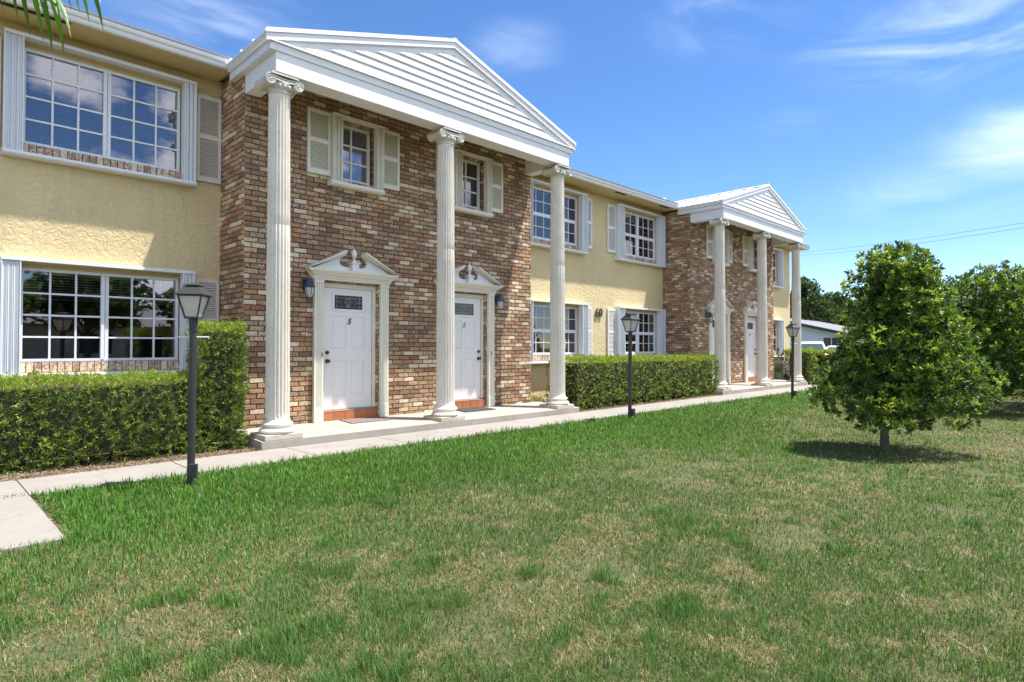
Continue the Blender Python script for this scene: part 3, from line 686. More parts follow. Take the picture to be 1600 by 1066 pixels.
# ---- portico beam, cornice, gable
def portico():
    P = []
    x0, x1 = 3.385, 9.335; cx = (x0+x1)/2; yf = 7.73
    mb = MB(); mb.box(x0, x1, yf, yf+.30, 4.90, 5.30); mb.box(x0, x0+.215, yf+.30, FB-.012, 4.901, 5.29); mb.box(x1-.215, x1, yf+.30, FB-.012, 4.901, 5.29)
    P.append(mb.build('portico_beam', TRIMW, B, bevel=.006))
    mb = MB(); mb.box(x0+.215, x1-.215, yf+.30, FB, 5.24, 5.27); P.append(mb.build('portico_ceiling', SHUTWHITE, B))
    # cornice (front and both sides) in two steps
    mb = MB(); e0, e1 = x0-.085, x1+.085; yo = yf-.02
    mb.box(e0, e1, yo, yf-.001, 5.165, 5.262); mb.box(e0-.01, e1+.01, yo-.032, yf-.001, 5.2625, 5.272)
    mb.box(e0, x0-.001, yf, 9.10, 5.165, 5.265); mb.box(x1+.001, e1, yf, 9.10, 5.165, 5.265)
    P.append(mb.build('cornice', WHITE, B, bevel=.003))
    mb = MB()
    for s, e in ((1, e0), (-1, e1)):
        gx = [(e-s*.0, 5.268), (e-s*.03, 5.275), (e-s*.038, 5.30), (e-s*.06, 5.325), (e-s*.06, 5.365), (e+s*.06, 5.365), (e+s*.06, 5.268)]
        mb.prism(gx, 'y', yo-.012, 9.06)
        P.append(mb.build('gutter', WHITE, B)); mb = MB()
    # ledge flashing sloping from cornice to siding
    mb = MB(); mb.hexa([(e0+.02, yo-.03, 5.2725), (e1-.02, yo-.03, 5.2725), (e0+.3, yf+.03, 5.30), (e1-.3, yf+.03, 5.30), (e0+.02, yo-.03, 5.277), (e1-.02, yo-.03, 5.277), (e0+.3, yf+.03, 5.345), (e1-.3, yf+.03, 5.345)])
    P.append(mb.build('ledge_flashing', WHITE, B))
    zE, zA = 5.365, 6.345; hwid = cx-(e0-.06)   # roof top line at eave / apex
    def zt(x): return zA-(zA-zE)*abs(x-cx)/hwid
    # siding
    mb = MB(); zb = 5.315; p = .118; off = -.235
    slope = (zA-zE)/hwid
    def halfw(z): return max(0, (zA+off-z)/slope)
    z = zb
    while z < zA+off-.01:
        zt_ = min(z+p, zA+off-.002); a, c_ = halfw(z)+.05, halfw(zt_)+.05
        mb.add([(cx-a, yf-.022, z), (cx+a, yf-.022, z), (cx+a-.06, yf-.019, z+.05), (cx-a+.06, yf-.019, z+.05), (cx+c_, yf+.006, zt_), (cx-c_, yf+.006, zt_), (cx-a, yf+.02, z), (cx+a, yf+.02, z)], [(0, 1, 2, 3), (3, 2, 4, 5), (0, 6, 7, 1)])
        z += p
    P.append(mb.build('gable_siding', WHITE, B))
    # rake boards
    mb = MB()
    for s in (-1, 1):
        A = (cx+s*hwid, zE-.02); T = (cx, zA-.02)
        for (y0, y1, d0, d1) in ((yo-.026, yo, -.005, -.10), (yo, yf+.02, -.10, -.115), (yo+.008, yf+.03, -.115, -.215)):
            q = [(A[0], A[1]+d0), (T[0], T[1]+d0), (T[0], T[1]+d1), (A[0]-s*.0, A[1]+d1)]
            if d1 < -.2: q = [(A[0]-s*.25, A[1]+.08+d0), (T[0], T[1]+d0), (T[0], T[1]+d1), (A[0]-s*.52, A[1]+.165+d1)]
            mb.prism(q, 'y', y0, y1)
    P.append(mb.build('rake_board', WHITE, B))
    # roof planes with ribs
    mb = MB(); yb = 12.2; yr = yo-.03
    for s in (-1, 1):
        A = (cx+s*(hwid+.01), zE-.0); T = (cx, zA)
        mb.prism([(A[0], A[1]), (T[0], T[1]), (T[0], T[1]-.022), (A[0], A[1]-.022)], 'y', yr, yb)
        for k in range(11):
            y = yr+.02+k*.405
            mb.prism([(A[0], A[1]+.03), (T[0], T[1]+.03), (T[0], T[1]), (A[0], A[1])], 'y', y, y+.022)
        mb.prism([(A[0], A[1]-.025), (A[0], A[1]+.035), (T[0], T[1]+.035), (T[0], T[1]-.025)], 'y', yr-.012, yr)
    mb.prism([(cx-.14, zt(cx-.14)+.032), (cx, zA+.045), (cx+.14, zt(cx+.14)+.032), (cx, zA+.03)], 'y', yr-.014, yb)
    P.append(mb.build('portico_roof', ROOFM, B))
    # slab
    mb = MB(); mb.hexa([(3.22, 7.70, -.05), (9.62, 7.70, -.05), (3.24, FB+.02, -.05), (9.60, FB+.02, -.05), (3.22, 7.70, .10), (9.62, 7.70, .10), (3.24, FB+.02, .152), (9.60, FB+.02, .152)])
    P.append(mb.build('porch_slab', SLABM, B, bevel=.006))
    return P
pp = portico()
# second bay: copies shifted along the front
for o in bay+parts5[:0]+lant[:1]+cols+pp: copy_tree(o, B, (DX, 0, 0))
for o in parts5+parts6:
    c2 = copy_tree(o, B, (DX, 0, 0))
    for ch in list(c2.children):
        if ch.name.startswith('door_number'):
            cxd = (D5 if o is parts5[0] else D6); t = '7' if o is parts5[0] else '8'; old = ch; bpy.data.objects.remove(old)
            n_ = text_mesh(t, 'door_number', .13, (cxd+.005, FB+.081, 1.715), DARKM, c2, shear=.3, extrude=.003, bold=.003)
mb = MB(); mb.tube([(17.0, 10.2, 5.5), (17.0, 10.2, 5.98)], .045, 12); mb.tube([(17.0, 10.2, 5.96), (17.0, 10.2, 6.03)], .07, 12); mb.build('vent_pipe', ROOFM, B)
mb = MB(); mb.box(4.54, 4.555, FB-.085, FB-.08, 1.16, 1.22) ; mb.build('doorbell', KNOB, B); 
mb = MB(); mb.box(8.10, 8.115, FB-.085, FB-.08, 1.16, 1.22); mb.build('doorbell', KNOB, B)

# ------------------------------------------------------------------ street lamps
def lamp_post(loc, rot, tilt, label, box_side):
    t = thing('lamp_post', (0, 0, 0), label=label, category='lamp post', group='black post lamps along the walk')
    mb = MB(); mb.tube([(0, 0, -.1), (0, 0, 1.575)], .034, 20); mb.tube([(0, 0, 1.46), (0, 0, 1.575)], .040, 20); mb.build('post', DARKM, t, smooth=True)
    mb = MB(); mb.box(.0, .075, -.066, -.028, .06, .19); mb.box(.006, .069, -.070, -.066, .075, .175)
    mb.build('outlet_box', DARKM, t, bevel=.004)
    mb = MB(); mb.tube([(-.145, 0, 1.40), (.145, 0, 1.40)], .006, 8); mb.build('ladder_rest', ALU, t)
    mb = MB(); mb.box(-.062, .062, -.062, .062, 1.576, 1.594)
    mb.box(-.108, .108, -.108, .108, 1.788, 1.799)
    for sx in (-1, 1):
        for sy in (-1, 1): mb.tube([(sx*.058, sy*.058, 1.59), (sx*.108, sy*.108, 1.805)], .008, 6)
    mb.build('lantern_frame', DARKM, t)
    mb = MB(); mb.hexa([(-.053, -.053, 1.594), (.053, -.053, 1.594), (-.053, .053, 1.594), (.053, .053, 1.594), (-.103, -.103, 1.80), (.103, -.103, 1.80), (-.103, .103, 1.80), (.103, .103, 1.80)]); mb.build('lantern_glass', FROST, t)
    mb = MB(); hx = lambda a, za, b_, zb: mb.hexa([(-a, -a, za), (a, -a, za), (-a, a, za), (a, a, za), (-b_, -b_, zb), (b_, -b_, zb), (-b_, b_, zb), (b_, b_, zb)])
    hx(.128, 1.800, .130, 1.806); hx(.130, 1.8065, .070, 1.882); hx(.050, 1.883, .050, 1.893); hx(.078, 1.894, .076, 1.899); hx(.076, 1.8995, .02, 1.920)
    mb.build('lantern_cap', DARKM, t)
    t.location = loc; t.rotation_euler = (tilt[0], tilt[1], rot); return t
def LP(loc, rot, tx, ty, label):
    t = lamp_post(loc, 0, (tx, ty), label, 1); t.rotation_euler = (tx, ty, rot)
    return t
LP((1.964, 6.318, 0), R(-38), 0, R(.4), 'nearest lamp post, black, with frosted lantern before the tall left hedge')
LP((9.334, 6.313, 0), R(-6), 0, R(.8), 'black lamp post standing before the long hedge between the two porticos')
LP((16.183, 5.988, 0), R(-25), 0, R(1.2), 'farthest lamp post, brown tinted, in front of the second portico')

# ------------------------------------------------------------------ foliage helpers
def mesh_from_arrays(name, V, tris=None, quads=None, cols=None, mat=None, parent=None, **k):
    me = bpy.data.meshes.new(name); nv = len(V)
    me.vertices.add(nv); me.vertices.foreach_set('co', V.astype(np.float32).ravel())
    idx = []; starts = []; pos = 0
    nt_, nq = (0 if tris is None else len(tris)), (0 if quads is None else len(quads))
    loops = np.concatenate(([] if tris is None else [tris.ravel()])+([] if quads is None else [quads.ravel()])).astype(np.int32)
    st = np.concatenate([np.arange(nt_)*3, nt_*3+np.arange(nq)*4]).astype(np.int32)
    me.loops.add(len(loops)); me.loops.foreach_set('vertex_index', loops)
    me.polygons.add(nt_+nq); me.polygons.foreach_set('loop_start', st)
    me.update(calc_edges=True); me.validate()
    if cols is not None:
        ca = me.color_attributes.new('col', 'FLOAT_COLOR', 'POINT')
        c4 = np.ones((nv, 4), dtype=np.float32); c4[:, :3] = cols; ca.data.foreach_set('color', c4.ravel())
    if mat: me.materials.append(mat)
    return link_mesh(name, me, parent, **k)
def norm(a): return a/np.maximum(np.linalg.norm(a, axis=1, keepdims=True), 1e-9)
def leaves(cent, direc, n_per, length, width, spread, pal, pw=None, jit=.0, fold=.25, droop=.0, clust_var=.18):
    """rosettes of leaves: returns V, tris, cols"""
    M = len(cent)*n_per
    c = np.repeat(cent, n_per, 0); d = np.repeat(norm(direc), n_per, 0)
    rv = rng.normal(size=(M, 3)); side = norm(np.cross(d, rv)); ang = rng.uniform(*spread, size=(M, 1))
    ld = norm(d*np.cos(ang)+side*np.sin(ang)); ld[:, 2] -= droop; ld = norm(ld)
    L = length*rng.uniform(.65, 1.2, size=(M, 1)); W = width*rng.uniform(.75, 1.2, size=(M, 1))
    wv = norm(np.cross(ld, rng.normal(size=(M, 3))*.5+np.cross(ld, d))); nv = np.cross(ld, wv)
    base = c+rng.normal(size=(M, 3))*jit
    a = base; t = base+ld*L; l = base+ld*L*.5+wv*W*.5+nv*W*fold; r = base+ld*L*.5-wv*W*.5+nv*W*fold
    V = np.stack([a, l, t, r], 1).reshape(-1, 3); b0 = np.arange(M)[:, None]*4
    tris = np.concatenate([b0+[0, 1, 2], b0+[0, 2, 3]])
    pal = np.array(pal); pi = rng.choice(len(pal), size=len(cent), p=pw); pc = pal[pi]*rng.uniform(1-clust_var, 1+clust_var, size=(len(cent), 1))
    col = np.repeat(pc, n_per, 0)*rng.uniform(.8, 1.25, size=(M, 1)); col = np.repeat(col, 4, 0)
    return V, tris, col
def cat(parts):
    V = []; T = []; C_ = []; o = 0
    for v, t, c in parts: V.append(v); T.append(t+o); C_.append(c); o += len(v)
    return np.concatenate(V), np.concatenate(T), np.concatenate(C_)
from mathutils import noise as mnoise
def nz(p, s, seed=0): return mnoise.noise(Vector((p[0]*s+seed, p[1]*s+seed*1.7, p[2]*s)))

# ------------------------------------------------------------------ hedges
def hedge(name, label, boxes, spacing, n_per, L, W, pal, pw, mat=NEEDLE, bumpiness=.05, top_pal=None, depth=.10, group=None, seed=1, twig=True):
    x0 = min(b_[0] for b_ in boxes); y0 = min(b_[2] for b_ in boxes)
    t = thing(name, ((boxes[0][0]+boxes[0][1])/2, (boxes[0][2]+boxes[0][3])/2, 0), label=label, category='hedge', group=group)
    parts = []
    for (xa, xb, ya, yb, zb, zt) in boxes:
        C0 = []; D0 = []; TP = []
        def face(o, u, v, nrm, su, sv):
            n = int(su*sv/spacing**2)
            for _ in range(n):
                a, b_ = random.random(), random.random()
                p = np.array(o)+np.array(u)*su*a+np.array(v)*sv*b_
                k = nz(p, 3.1, seed)*bumpiness+nz(p, 9, seed+3)*bumpiness*.8-random.random()**2*depth
                # rounded edges
                q = p+np.array(nrm)*k
                ex = min(q[2]-zb, .25)
                # shrink near corners
                for ax, lo, hi in ((0, xa, xb), (1, ya, yb)):
                    pass
                if zt-q[2] < .10:
                    f = 1-(zt-q[2])/.10
                    if nrm[2] == 0: q = q-np.array(nrm)*.05*f*f
                if nrm[2] == 1:
                    e = min(a*su, (1-a)*su, b_*sv, (1-b_)*sv)
                    if e < .10: q[2] -= .05*(1-e/.10)**2
                if q[2] < zb+.12 and random.random() < .6: q = q-np.array(nrm)*random.random()*.12
                C0.append(q); dd = np.array(nrm)+np.array([0, 0, .45])+rng.normal(size=3)*.45
                D0.append(dd); TP.append(q[2])
        face((xa, ya, zb), (1, 0, 0), (0, 0, 1), (0, -1, 0), xb-xa, zt-zb)
        face((xa, yb, zb), (1, 0, 0), (0, 0, 1), (0, 1, 0), (xb-xa), (zt-zb)*.25)
        face((xa, ya, zb), (0, 1, 0), (0, 0, 1), (-1, 0, 0), yb-ya, zt-zb)
        face((xb, ya, zb), (0, 1, 0), (0, 0, 1), (1, 0, 0), yb-ya, zt-zb)
        face((xa, ya, zt), (1, 0, 0), (0, 1, 0), (0, 0, 1), xb-xa, yb-ya)
        C0 = np.array(C0); D0 = np.array(D0); TP = np.array(TP)
        top = TP > zt-.13
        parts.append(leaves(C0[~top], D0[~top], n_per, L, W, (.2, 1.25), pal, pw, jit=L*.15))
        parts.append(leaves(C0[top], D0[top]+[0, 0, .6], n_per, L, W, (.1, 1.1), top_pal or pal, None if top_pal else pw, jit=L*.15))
    for (xa, xb, ya, yb, zb, zt) in boxes:      # stray shoots above the clipped top and out of the face
        ns = int((xb-xa)*14); sx = rng.uniform(xa, xb, ns); fr = rng.random(ns) < .5
        P0 = np.stack([sx, np.where(fr, ya-rng.random(ns)*.03, rng.uniform(ya, yb, ns)), np.where(fr, rng.uniform(zb+.15, zt, ns), zt)], 1)
        for st_ in range(4):
            parts.append(leaves(P0+np.stack([0*sx, np.where(fr, -.018*st_, 0), np.where(fr, .012*st_, .022*st_)], 1), np.tile([0, -.2, 1.], (ns, 1)), 3, L*1.1, W*1.1, (.3, 1.0), top_pal or pal))
    V, T, C_ = cat(parts); mesh_from_arrays('foliage', V, T, None, C_, mat, t)
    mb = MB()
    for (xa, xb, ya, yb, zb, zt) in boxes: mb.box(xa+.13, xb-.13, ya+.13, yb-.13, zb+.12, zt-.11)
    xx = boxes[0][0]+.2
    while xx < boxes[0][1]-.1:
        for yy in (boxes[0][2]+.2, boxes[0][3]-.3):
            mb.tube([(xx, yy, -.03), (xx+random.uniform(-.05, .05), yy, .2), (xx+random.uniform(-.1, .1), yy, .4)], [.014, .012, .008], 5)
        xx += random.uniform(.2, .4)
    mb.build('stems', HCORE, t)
    return t
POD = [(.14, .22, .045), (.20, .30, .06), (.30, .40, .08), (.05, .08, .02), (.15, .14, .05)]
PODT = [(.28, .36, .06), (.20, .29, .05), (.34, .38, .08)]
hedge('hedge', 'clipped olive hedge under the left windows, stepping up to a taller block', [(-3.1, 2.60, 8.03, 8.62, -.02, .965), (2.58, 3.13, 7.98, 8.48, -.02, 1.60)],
      .034, 7, .05, .009, POD, [.3, .27, .15, .2, .08], top_pal=PODT, seed=2)
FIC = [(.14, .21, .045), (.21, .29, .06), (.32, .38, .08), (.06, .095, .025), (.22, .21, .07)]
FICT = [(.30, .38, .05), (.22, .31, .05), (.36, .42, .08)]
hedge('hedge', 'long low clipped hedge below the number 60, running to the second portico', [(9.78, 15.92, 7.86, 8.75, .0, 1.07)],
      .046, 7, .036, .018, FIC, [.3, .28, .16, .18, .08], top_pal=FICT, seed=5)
hedge('hedge', 'rounded tall bush just right of the last column', [(22.55, 23.15, 7.75, 8.6, -.02, 1.22)], .055, 6, .07, .028, FIC, [.35, .25, .1, .22, .08], top_pal=FICT, seed=8, bumpiness=.1)
hedge('hedge', 'light green clipped hedge across the lawn end, in front of the parked cars', [(23.5, 24.3, 3.2, 8.35, -.02, 1.14)], .058, 6, .085, .034, FIC, [.28, .3, .24, .1, .08], top_pal=FICT, seed=11)

# ------------------------------------------------------------------ trees
def tree(name, label, base, prof, height, crown_off, nclus, n_per, L, W, pal, pw, lobes=.22, limbs=9, trunk_r=.065, trunk_h=.5, group=None, inner=.45, category='tree', seed=3, spread=(.35, 1.35), mat=LEAF, nlobe=34, flat=1.0, droop=.0):
    random.seed(seed)
    t = thing(name, base, label=label, category=category, group=group)
    bx_, by_, bz_ = base; zs = [p[0] for p in prof]; rs = [p[1] for p in prof]
    ox, oy = crown_off
    # clump centres give the crown its uneven outline
    cl = []
    rmax = max(rs)
    for i in range(nlobe):
        z = zs[0]+(zs[-1]-zs[0])*((i+.5)/nlobe); r = np.interp(z, zs, rs); a = i*2.39996+random.uniform(-.3, .3)
        rr = r*random.uniform(.45, .82)
        cl.append((bx_+ox+rr*math.cos(a), by_+oy+rr*math.sin(a)*flat, bz_+z, (.13+.18*r/rmax)*rmax*random.uniform(.7, 1.35)))
        if i % 2: cl.append((bx_+ox+rr*.35*math.cos(a+1), by_+oy+rr*.35*math.sin(a+1), bz_+z, .38*rmax*random.uniform(.8, 1.1)))
    cl.append((bx_+ox, by_+oy, bz_+height-.20*rmax, .16*rmax))
    tot = sum(c_[3]**2 for c_ in cl); P = []; D = []
    axis = np.array([bx_+ox, by_+oy, 0])
    for cx_, cy_, cz_, r in cl:
        n = int(nclus*r*r/tot)
        v = norm(rng.normal(size=(n, 3))); k = rng.uniform(inner, 1.05, size=(n, 1))**.6
        p = np.array([cx_, cy_, cz_])+v*k*r*[1, 1, .8]
        out_ = p-axis; out_[:, 2] = 0
        d = v*.8+norm(out_+1e-6)*.5+[0, 0, .45]
        P.append(p); D.append(d)
    P = np.concatenate(P); D = np.concatenate(D)
    keep = P[:, 2] > bz_+zs[0]-.12; P = P[keep]; D = D[keep]
    V, T, C_ = leaves(P, D, n_per, L, W, spread, pal, pw, jit=L*.1, droop=droop)
    mesh_from_arrays('crown', V, T, None, C_, mat, t)
    mb = MB()
    lean = random.uniform(-.03, .03)
    tp = [(bx_, by_, bz_-.05), (bx_+lean, by_, bz_+trunk_h*.5), (bx_+ox*.3+lean, by_+oy*.3, bz_+trunk_h), (bx_+ox*.8, by_+oy*.8, bz_+height*.5), (bx_+ox, by_+oy, bz_+height*.85)]
    mb.tube(tp, [trunk_r*1.35, trunk_r, trunk_r*.85, trunk_r*.5, trunk_r*.18], 10)
    for cx_, cy_, cz_, r in random.sample(cl, min(len(cl), limbs*2)):
        z0 = bz_+max(trunk_h*.7, min((cz_-bz_)*.6, height*.7)); tt = (z0-bz_)/height
        s = Vector((bx_+ox*tt, by_+oy*tt, z0)); e_ = Vector((cx_, cy_, cz_)); m_ = s.lerp(e_, .5)+Vector((0, 0, -.06*rmax))
        mb.tube([s, m_, e_], [trunk_r*.45, trunk_r*.3, trunk_r*.12], 6)
    mb.build('trunk', BARK, t, smooth=True)
    return t
OLV = [(.07, .13, .03), (.12, .20, .04), (.23, .32, .055), (.42, .50, .09), (.035, .065, .018)]
OW = [.28, .26, .20, .11, .15]
tree('small_tree', 'dense rounded glossy leaved tree standing alone on the lawn, nearest the camera', (8.887, 2.145, -.03),
     [(.42, .66), (.55, .88), (.8, .98), (1.05, .92), (1.35, .80), (1.7, .74), (1.95, .66), (2.15, .54), (2.3, .42), (2.40, .28)], 2.68, (.14, -.14),
     5600, 9, .074, .024, OLV, OW, group='lawn trees', seed=4, nlobe=46, inner=.45, trunk_r=.048)
tree('small_tree', 'darker bushy tree behind and to the right of the lone lawn tree', (15.52, 2.0, -.03),
     [(.45, 1.1), (.7, 1.5), (1.0, 1.66), (1.5, 1.55), (2.0, 1.30), (2.35, 1.0), (2.6, .6), (2.7, .4)], 2.95, (.10, -.12),
     5200, 8, .095, .030, OLV, [.32, .28, .16, .08, .16], group='lawn trees', seed=9, nlobe=34)
tree('small_tree', 'third lawn tree at the right edge, its crown merging with the one beside it', (18.2, .35, -.03),
     [(.5, 1.1), (.8, 1.7), (1.3, 1.9), (1.9, 1.8), (2.5, 1.4), (2.8, .9), (3.0, .5)], 3.25, (0, 0),
     4600, 7, .12, .038, OLV, [.22, .28, .26, .14, .10], group='lawn trees', seed=12, nlobe=30)
# distant trees
HW0 = painted('opposite_wall', (.70, .69, .64), .8, .1)
DIST = [(.035, .065, .022), (.06, .095, .03), (.09, .13, .035), (.03, .045, .02), (.12, .15, .04)]
far = [((63, 22.2), 8.0, 3.0, 'tall dark tree rising just right of the last column, behind the white house', 20), ((69, 21.6), 6.9, 2.7, 'yellow green tree behind the roof of the white house', 21), ((73.4, 19.4), 6.6, 3.2, 'rounded tree in the distance, second behind the white house roof', 26), ((72, 15.2), 7.0, 3.8, 'broad tree in the distance beyond the lawn trees', 22),
       ((60, 5.0), 6.2, 3.6, 'distant tree seen between the lawn trees', 23), ((52, -7), 6.4, 4, 'distant broad tree behind the rightmost lawn tree', 24), ((50, -17), 6.0, 4, 'distant tree past the right edge of the lawn', 25), ((59, 25.0), 8.0, 3.0, 'tall dark tree showing between the yellow wall corner and the last column', 27)]
for (x, y), h_, r, lab, sd_ in far:
    tree('broadleaf_tree', lab, (x, y, -.03), [(.9, r*.6), (h_*.35, r*.95), (h_*.55, r), (h_*.75, r*.8), (h_*.92, r*.45)], h_, (0, 0), 2600, 6, .34, .14, DIST, [.3, .26, .2, .14, .10], group='distant trees', seed=sd_, nlobe=26, trunk_r=.16, trunk_h=1.4, limbs=6)
OPP = [(r_*1.9, g_*1.9, b_*1.7) for r_, g_, b_ in DIST]
# what stands across the lawn, behind the camera: it shows in the window glass
opp = [(-16, -19, 5.2, 2.8, 'tree across the lawn, far left of the row opposite the building'), (-10, -17, 5.6, 3, 'spreading tree across the lawn, second of the row opposite'), (-4, -20, 6, 3.2, 'tree across the lawn facing the left windows'), (1.5, -17, 5.2, 2.8, 'broad tree across the lawn facing the brick bay'),
       (7, -20, 6, 3.3, 'tree across the lawn facing the column between doors 5 and 6'), (13, -18, 5.4, 3, 'tree across the lawn opposite the middle windows'), (19, -21, 6.2, 3.4, 'tree across the lawn opposite the second portico'), (26, -20, 5.6, 3.2, 'tree across the lawn, far right of the row opposite')]
for i, (x, y, h_, r, lab) in enumerate(opp):
    tree('shade_tree', lab, (x, y, -.03), [(2.6, r*.7), (h_*.55, r), (h_*.65, r), (h_*.8, r*.8), (h_*.95, r*.4)], h_, (0, 0), 1300, 6, .42, .20, OPP, [.3, .26, .2, .14, .10], group='trees across the lawn', seed=40+i, nlobe=22, trunk_r=.16, trunk_h=1.9, limbs=6)
oh = thing('opposite_house', (5, -30, 0), label='long single storey pale building across the lawn, behind the row of trees', category='house')
mb = MB(); mb.box(-25, 35, -36, -28, -.05, 2.8); mb.build('wall', HW0, oh)
mb = MB(); mb.prism([(-27.2, 2.8), (-32, 4.2), (-36.8, 2.8), (-36.8, 2.68), (-27.2, 2.68)], 'x', -26, 36); mb.build('roof', GREYE, oh)
for x in range(-22, 34, 6):
    mb = MB(); mb.box(x, x+1.8, -28.03, -27.98, .9, 2.1); mb.build('window', VOIDGLASS, oh)

# palm whose leaf tips hang into the upper left corner
def palm(base, ztop, fronds, label, leafL=.50, seed=1, trunk_r=.1, nleaf=22, w=.036):
    random.seed(seed)
    t = thing('palm_tree', base, label=label, category='palm tree')
    mb = MB(); bx_, by_, bz_ = base
    npt = 14; mb.tube([(bx_, by_, bz_+(ztop-bz_)*i/npt) for i in range(npt+1)], [trunk_r*(1.25 if i == 0 else 1+.06*(i % 2)) for i in range(npt+1)], 12); mb.build('trunk', BARK, t)
    for (az, ln, rise, drop) in fronds:
        pts = []
        for i in range(13):
            u = i/12; r = ln*u; z = ztop+rise*math.sin(min(1, u*1.1)*math.pi*.5)-drop*u**2.2
            pts.append(Vector((bx_+r*math.cos(az), by_+r*math.sin(az), z)))
        V = []; T = []; C_ = []; 
        def strip(p, d, L, W, droop_):
            b0 = len(V); sd = d.cross(Vector((0, 0, 1))).normalized()
            q = p.copy(); dd = d.copy(); seg = 4
            for s_ in range(seg+1):
                ww = W*(1, 1.1, .9, .55, .03)[s_]
                V.append(q+sd*ww*.5+Vector((0, 0, .25*ww))); V.append(q.copy()); V.append(q-sd*ww*.5+Vector((0, 0, .25*ww)))
                dd = (dd+Vector((0, 0, -droop_))).normalized(); q = q+dd*L/seg
            for s_ in range(seg):
                a = b0+s_*3
                T.extend([(a, a+1, a+4), (a, a+4, a+3), (a+1, a+2, a+5), (a+1, a+5, a+4)])
            cc = random.choice([(.04, .10, .018), (.06, .14, .024), (.10, .19, .035)]); k_ = 15
            C_.extend([cc]*k_)
        for i in range(nleaf):
            u = .15+.85*i/nleaf; f = u*12; a = int(min(11, f)); p = pts[a].lerp(pts[a+1], f-a); dr_ = (pts[a+1]-pts[a]).normalized()
            sdv = dr_.cross(Vector((0, 0, 1))).normalized()
            for s_ in (-1, 1):
                d = (dr_*.6+sdv*s_*.8+Vector((0, 0, random.uniform(-.25, .05)))).normalized()
                strip(p, d, leafL*(1-.45*abs(u-.5))*random.uniform(.85, 1.1), w, .34)
        fr = mesh_from_arrays('frond', np.array([tuple(v_) for v_ in V]), np.array(T), None, np.array(C_), LEAF, t)
        mb = MB(); mb.tube(pts, [.014*(1-i/14)+.002 for i in range(13)], 6); mb.build('stalk', LEAFSTALK, fr)
    return t
LEAFSTALK = painted('palm_stalk', (.16, .22, .05), .5, .2, 0)
palm((-.95, 4.6, -.03), 3.66, [(R(-16), 1.75, .42, .62), (R(-3), 1.6, .40, .66), (R(-30), 1.5, .40, .66), (R(40), 1.5, .45, .75), (R(100), 1.5, .4, .7), (R(160), 1.5, .5, .7), (R(215), 1.5, .4, .8), (R(285), 1.4, .5, .7)],
     'feathery palm standing left of the picture, leaf tips hanging into its top corner', seed=3)
palm((44.6, 15.3, -.03), .9, [(R(a), 1.6, .75, .6) for a in range(0, 360, 30)], 'small bushy palm in front of the white house', leafL=.8, seed=5, w=.06, nleaf=16)
palm((25.5, 1.2, -.03), 3.6, [(R(a), 2.0, .6, 1.1) for a in range(10, 370, 40)], 'palm rising behind the rightmost lawn tree', leafL=.8, seed=6, w=.05, nleaf=20)

# ------------------------------------------------------------------ small plants, pot, air conditioner, mats
def plant(name, base, r, h_, n, label, pal, L=.10, W=.03, nper=5, category='plant'):
    t = thing(name, base, label=label, category=category)
    P = np.array(base)+np.stack([rng.normal(size=n)*r*.5, rng.normal(size=n)*r*.5, rng.uniform(.1, 1, n)*h_], 1)
    V, T, C_ = leaves(P, np.tile([0, 0, 1.], (n, 1))+rng.normal(size=(n, 3))*.5, nper, L, W, (.3, 1.3), pal)
    mesh_from_arrays('foliage', V, T, None, C_, LEAF, t)
    mb = MB()
    for i in range(7):
        a = random.uniform(0, 6.28); mb.tube([base, (base[0]+r*.3*math.cos(a), base[1]+r*.3*math.sin(a), base[2]+h_*.5), (base[0]+r*.6*math.cos(a), base[1]+r*.6*math.sin(a), base[2]+h_*.95)], [.008, .006, .003], 5)
    mb.build('stem', BARK, t); return t
plant('weed', (9.75, 9.1, .0), .28, .20, 60, 'dry yellowish weed at the wall foot behind the third column', [(.30, .28, .08), (.22, .24, .06)], .09, .02)
pt_ = plant('potted_plant', (22.35, 8.75, .40), .16, .26, 26, 'green potted plant by the wall at the end of the second porch', [(.07, .13, .03), (.13, .18, .05)], .12, .04, category='potted plant')
mb = MB(); mb.lathe((22.35, 8.75, .10), [(.12, 0), (.15, .1), (.18, .24), (.195, .25), (.195, .29), (.17, .29), (.165, .26)], 24); mb.build('pot', painted('pot_green', (.10, .16, .12), .5, .3), pt_, smooth=True)
plant('shrub', (24.3, 9.3, .0), .4, 1.15, 90, 'dark upright shrub at the building corner behind the air conditioner', DIST, .16, .04, category='shrub')
ac = thing('air_conditioner', (23.35, 9.1, .05), label='grey louvred air conditioning unit at the building corner behind the last column', category='air conditioner')
ACM = painted('ac_beige', (.42, .39, .33), .5, .3)
mb = MB(); mb.box(22.95, 23.75, 8.80, 9.45, .05, .12); mb.box(22.95, 23.75, 8.80, 9.45, .72, .76)
for i in range(14): x = 22.955+i*.0595; mb.box(x, x+.028, 8.802, 8.83, .12, .72); 
for i in range(11): y = 8.81+i*.0595; mb.box(22.952, 22.98, y, y+.028, .12, .72)
mb.build('casing', ACM, ac)
mb = MB(); mb.box(23.0, 23.7, 8.86, 9.40, .12, .71); mb.build('coil', VOID, ac)
mb = MB(); mb.tube([(23.35, 9.12, .761), (23.35, 9.12, .79)], .28, 24); mb.build('fan_guard', DARKM, ac)
MATM, nt, b = newmat('woven_doormat'); v = N(nt, 'ShaderNodeTexVoronoi'); v.inputs['Scale'].default_value = 28; nt.links.new(N(nt, 'ShaderNodeNewGeometry').outputs['Position'], v.inputs['Vector'])
c = mix(nt, rng_node(nt, v.outputs['Distance'], .2, .5), (.06, .055, .06), (.22, .15, .13)); nt.links.new(c, b.inputs['Base Color']); b.inputs['Roughness'].default_value = .95; bump(nt, b, noise(nt, 200, 3), .8, .006)
